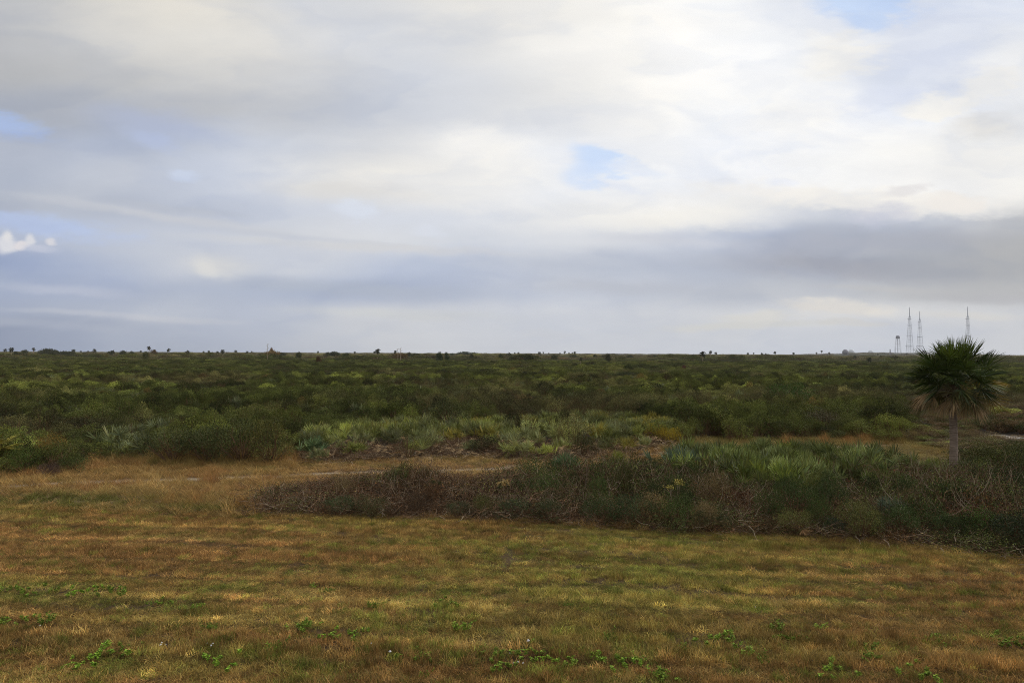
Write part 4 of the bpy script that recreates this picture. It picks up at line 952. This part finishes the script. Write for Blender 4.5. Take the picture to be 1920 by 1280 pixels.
far_tree(288, 653, 0, 11, 800, (.11, .075, .035), 'rounded brown tree on the horizon beneath the tallest palm')
far_tree(511, 654.5, 0, 20, 600, (.19, .14, .055), 'wide orange-tinged tree on the horizon beside a bare snag')
far_tree(509, 650.5, 0, 7, 602, (.20, .145, .08), 'small tan crown topping the wide orange-tinged tree')
far_tree(750, 659, 0, 22, 500, (.13, .095, .04), 'low orange-brown tree on the horizon under two bare snags')
far_tree(824, 658, 0, 9, 400, (.06, .085, .04), 'conical green tree, first of a pair on the horizon')
far_tree(839, 656.5, 0, 10, 400, (.055, .08, .035), 'conical green tree, taller of a pair on the horizon')
far_tree(993, 661, 0, 16, 420, DG, 'broad dark tree mass in the centre of the horizon')
far_tree(1140, 660, 0, 9, 400, (.05, .055, .028), 'blunt dark tree standing clear of the scrub past the centre')
far_tree(1178, 682, 0, 13, 210, (.05, .065, .02), 'dark dome-shaped bush tree in the mid-field scrub')
far_tree(1282, 682, 0, 6, 215, (.10, .045, .035), 'small reddish-brown tree in the mid-field scrub')
far_tree(598, 664, 0, 9, 300, (.09, .06, .03), 'reddish-brown tree low in the scrub under the horizon')
for (a, t_, w) in ((858, 659.5, 12), (868, 657.5, 14), (878, 657.2, 13), (888, 659, 12), (848, 661, 10)):
    far_tree(a, t_, 0, w, 1100, (.06, .08, .05), 'hazy blue-green tree in the distant grove beyond the conical pair', 'distant grove of hazy trees')
for (a, t_, lab) in ((502, 644, 'thin bare snag above the wide orange-tinged tree'), (746, 653, 'bare snag over the low orange-brown tree'), (751, 651.5, 'taller bare snag over the low orange-brown tree')):
    d = 415.; x = (a - 960) / FPX * d; zt = z_at(a, t_, d); g = Geo(); tube(g, [(0, 0, 0), (.1, 0, zt * .5), (-.15, 0, zt)], [.2, .14, .06], 6, tone=.8)
    for q_ in range(5): z_ = zt * (.5 + q_ * .1); tube(g, [(0, 0, z_), ((-1) ** q_ * (1.3 - q_ * .15), .2, z_ + 1.2)], [.07, .04], 4, tone=.8)
    o = obj('dead_tree', g.mesh('snag', [M_TWIG2]), None, (x, d, 0)); tag(o, lab, 'tree', 'bare snags')

# ------------------------------------------------------------------ launch complex far behind the palm
M_STEEL = flat_mat('haze-paled steel', (.55, .57, .61), .6, 0, .1, .1)  # steel with the pale blue-grey of distance haze put into its colour
M_DSTEEL = flat_mat('painted tank steel', (.30, .30, .34), .55, 0, .15, .2)
M_WHT = flat_mat('white tank paint', (.75, .77, .8), .5, 0, .06, .1)
M_GREYP = flat_mat('weathered grey tank', (.26, .25, .28), .6, 0, .25, .25)
M_CONC = flat_mat('pad concrete', (.22, .21, .22), .85, 0, .15, .1)
def bar(g, a, b_, r, sides=4): tube(g, [a, b_], r, sides, cap=True)
def mast(px, top_py, d, base_w, label, ph):
    x = (px - 960) / FPX * d; gz = float(ground_z(x, d)); Z = z_at(px, top_py, d) - gz; H = Z * .80; hb = base_w * d / FPX / 2; ht = 3.2
    r = empty('lattice_mast', (x, d, gz), ph); tag(r, label, 'tower', 'tall lightning masts of the launch complex')
    cor = lambda z, q: np.array([math.cos(q * math.pi / 2 + .6), math.sin(q * math.pi / 2 + .6), 0]) * np.interp(z, [0, H], [hb * 1.05, ht]) + [0, 0, z]
    for q in range(4):
        g = Geo(); bar(g, cor(0, q), cor(H, q), .48, 6); obj('leg', g.mesh('mast leg', [M_STEEL]), r)
    g = Geo(); zs = np.linspace(0, H, 17)
    for i, z in enumerate(zs[1:]):
        for q in range(4):
            bar(g, cor(z, q), cor(z, q + 1), .24)
            bar(g, cor(zs[i], q), cor(z, q + 1), .07); bar(g, cor(zs[i], q + 1), cor(z, q), .07)
    obj('bracing', g.mesh('mast bracing', [M_STEEL]), r)
    for f_ in (.22, .49, .765, .935):
        g = Geo(); z = H * f_; wv_ = np.interp(z, [0, H], [hb * 1.05, ht]) * 1.5 + 3.0; box(g, (-1.2, 0, z), (wv_ + 2.4, wv_ * .8, 1.3)); 
        for q in range(6): bar(g, (-wv_ / 2 + q * wv_ / 5, -wv_ * .4, z), (-wv_ / 2 + q * wv_ / 5, -wv_ * .4, z + 2.2), .15)
        obj('platform', g.mesh('mast platform', [M_STEEL]), r)
    g = Geo(); tube(g, [(0, 0, H - 2), (0, 0, H + 6)], [3.2, 1.6], 8); tube(g, [(0, 0, H + 5), (0, 0, H + (Z - H) * .75), (0, 0, Z)], [1.5, 1.2, .8], 8); obj('spire', g.mesh('mast spire', [M_STEEL]), r)
mast(1706, 576, 2640, 12.5, 'tallest thin lattice mast of the pair beside the water tower', .2)
mast(1725, 583, 2860, 11.5, 'shorter thin lattice mast standing just behind the palm crown edge', .5)
mast(1815, 575, 2600, 11.5, 'lone lattice mast rising directly behind the top of the cabbage palm', .1)
# water tower
d = 2700.; x = (1683.5 - 960) / FPX * d; gz = float(ground_z(x, d)); zt = z_at(1683.5, 628.5, d) - gz
r = empty('water_tower', (x, d, gz)); tag(r, 'water tower with round tank on thin legs beside the lattice masts', 'water tower')
g = Geo(); lathe(g, [(0, zt - 14), (4, zt - 13.3), (6.8, zt - 11.5), (7.4, zt - 9), (7.4, zt - 6.5), (6.6, zt - 3.4), (4.2, zt - 1.0), (1.2, zt - .1), (0, zt)], 28); obj('tank', g.mesh('water tank', [M_DSTEEL], True), r)
g = Geo(); tube(g, [(0, 0, 0), (0, 0, zt - 13.5)], 1.25, 12); obj('riser', g.mesh('riser pipe', [M_DSTEEL], True), r)
for q in range(8):
    a_ = q * math.pi / 4 + .2; c_, s_ = math.cos(a_), math.sin(a_); g = Geo(); bar(g, (c_ * 12.5, s_ * 12.5, 0), (c_ * 7.0, s_ * 7.0, zt - 9), .32, 6); obj('leg', g.mesh('tower leg', [M_STEEL]), r)
g = Geo()
for z in (.3, .6):
    z *= zt - 9; rr = np.interp(z, [0, zt - 9], [12.5, 7.0])
    for q in range(8): a_, b_ = q * math.pi / 4 + .2, (q + 1) * math.pi / 4 + .2; bar(g, (math.cos(a_) * rr, math.sin(a_) * rr, z), (math.cos(b_) * rr, math.sin(b_) * rr, z), .2)
obj('brace_ring', g.mesh('brace rings', [M_STEEL]), r)
# storage spheres
def sphere(px, py, w, d, mat, label):
    x = (px - 960) / FPX * d; gz = float(ground_z(x, d)); rr = w * d / FPX / 2; zc = max(z_at(px, py, d) - gz, rr * 1.05)
    r = empty('storage_sphere', (x, d, gz)); tag(r, label, 'storage tank', 'round storage tanks of the launch complex')
    th = np.linspace(-np.pi / 2, np.pi / 2, 17); g = Geo(); lathe(g, np.stack([rr * np.cos(th), zc + rr * np.sin(th)], -1), 28); obj('shell', g.mesh('sphere shell', [mat], True), r)
    for q in range(10):
        a_ = q * math.pi / 5; g = Geo(); bar(g, (math.cos(a_) * rr * .97, math.sin(a_) * rr * .97, -1), (math.cos(a_) * rr * .97, math.sin(a_) * rr * .97, zc), .5, 6); obj('leg', g.mesh('sphere leg', [mat]), r)
sphere(1585, 660.0, 10.5, 2300, M_GREYP, 'dark grey storage sphere standing before a pale one on the horizon')
sphere(1596.5, 661.5, 10.5, 3300, M_WHT, 'pale storage sphere directly behind the dark grey one')
sphere(1633, 662.0, 10, 3400, M_WHT, 'pale storage sphere alone short of the water tower')
# service mast and pad building
d = 2500.; x = (1669 - 960) / FPX * d; gz = float(ground_z(x, d)); g = Geo(); h_ = z_at(1669, 654.5, d) - gz; box(g, (0, 0, h_ / 2), (2.2, 2.2, h_)); box(g, (0, 0, h_ * .55), (4.5, 4.5, 1.2)); box(g, (0, 0, 1.8), (12, 8, 3.6))
o = obj('service_mast', g.mesh('service mast', [M_CONC]), None, (x, d, gz)); tag(o, 'short thin service mast on the low mound before the water tower', 'mast')
d = 2650.; x = (1733 - 960) / FPX * d; gz = float(ground_z(x, d)); r = empty('pad_building', (x, d, gz)); tag(r, 'low grey domed pad building at the foot of the lattice masts', 'building')
g = Geo(); box(g, (0, 0, 2.5), (30, 18, 5)); obj('wall', g.mesh('pad wall', [M_CONC]), r)
g = Geo(); th = np.linspace(0, np.pi / 2, 9); lathe(g, np.stack([9 * np.cos(th), 5.01 + 9 * np.sin(th)], -1), 24); obj('roof', g.mesh('pad dome', [M_CONC], True), r)

# ------------------------------------------------------------------ haze
HAZE = 0.00005
g = Geo(); box(g, (0, 0, 108), (10600, 10600, 222)); me = g.mesh('haze', [])
mh = bpy.data.materials.new('haze'); mh.use_nodes = True; t = NT(mh.node_tree); t.n.remove(t.n['Principled BSDF'])
pv = t.n.new('ShaderNodeVolumePrincipled'); pv.inputs['Color'].default_value = (.97, .98, 1.0, 1); pv.inputs['Density'].default_value = HAZE; pv.inputs['Anisotropy'].default_value = .2
t.l.new(pv.outputs[0], t.n['Material Output'].inputs['Volume']); me.materials.append(mh)
hz = obj('haze', me); tag(hz, None, None, kind='stuff')
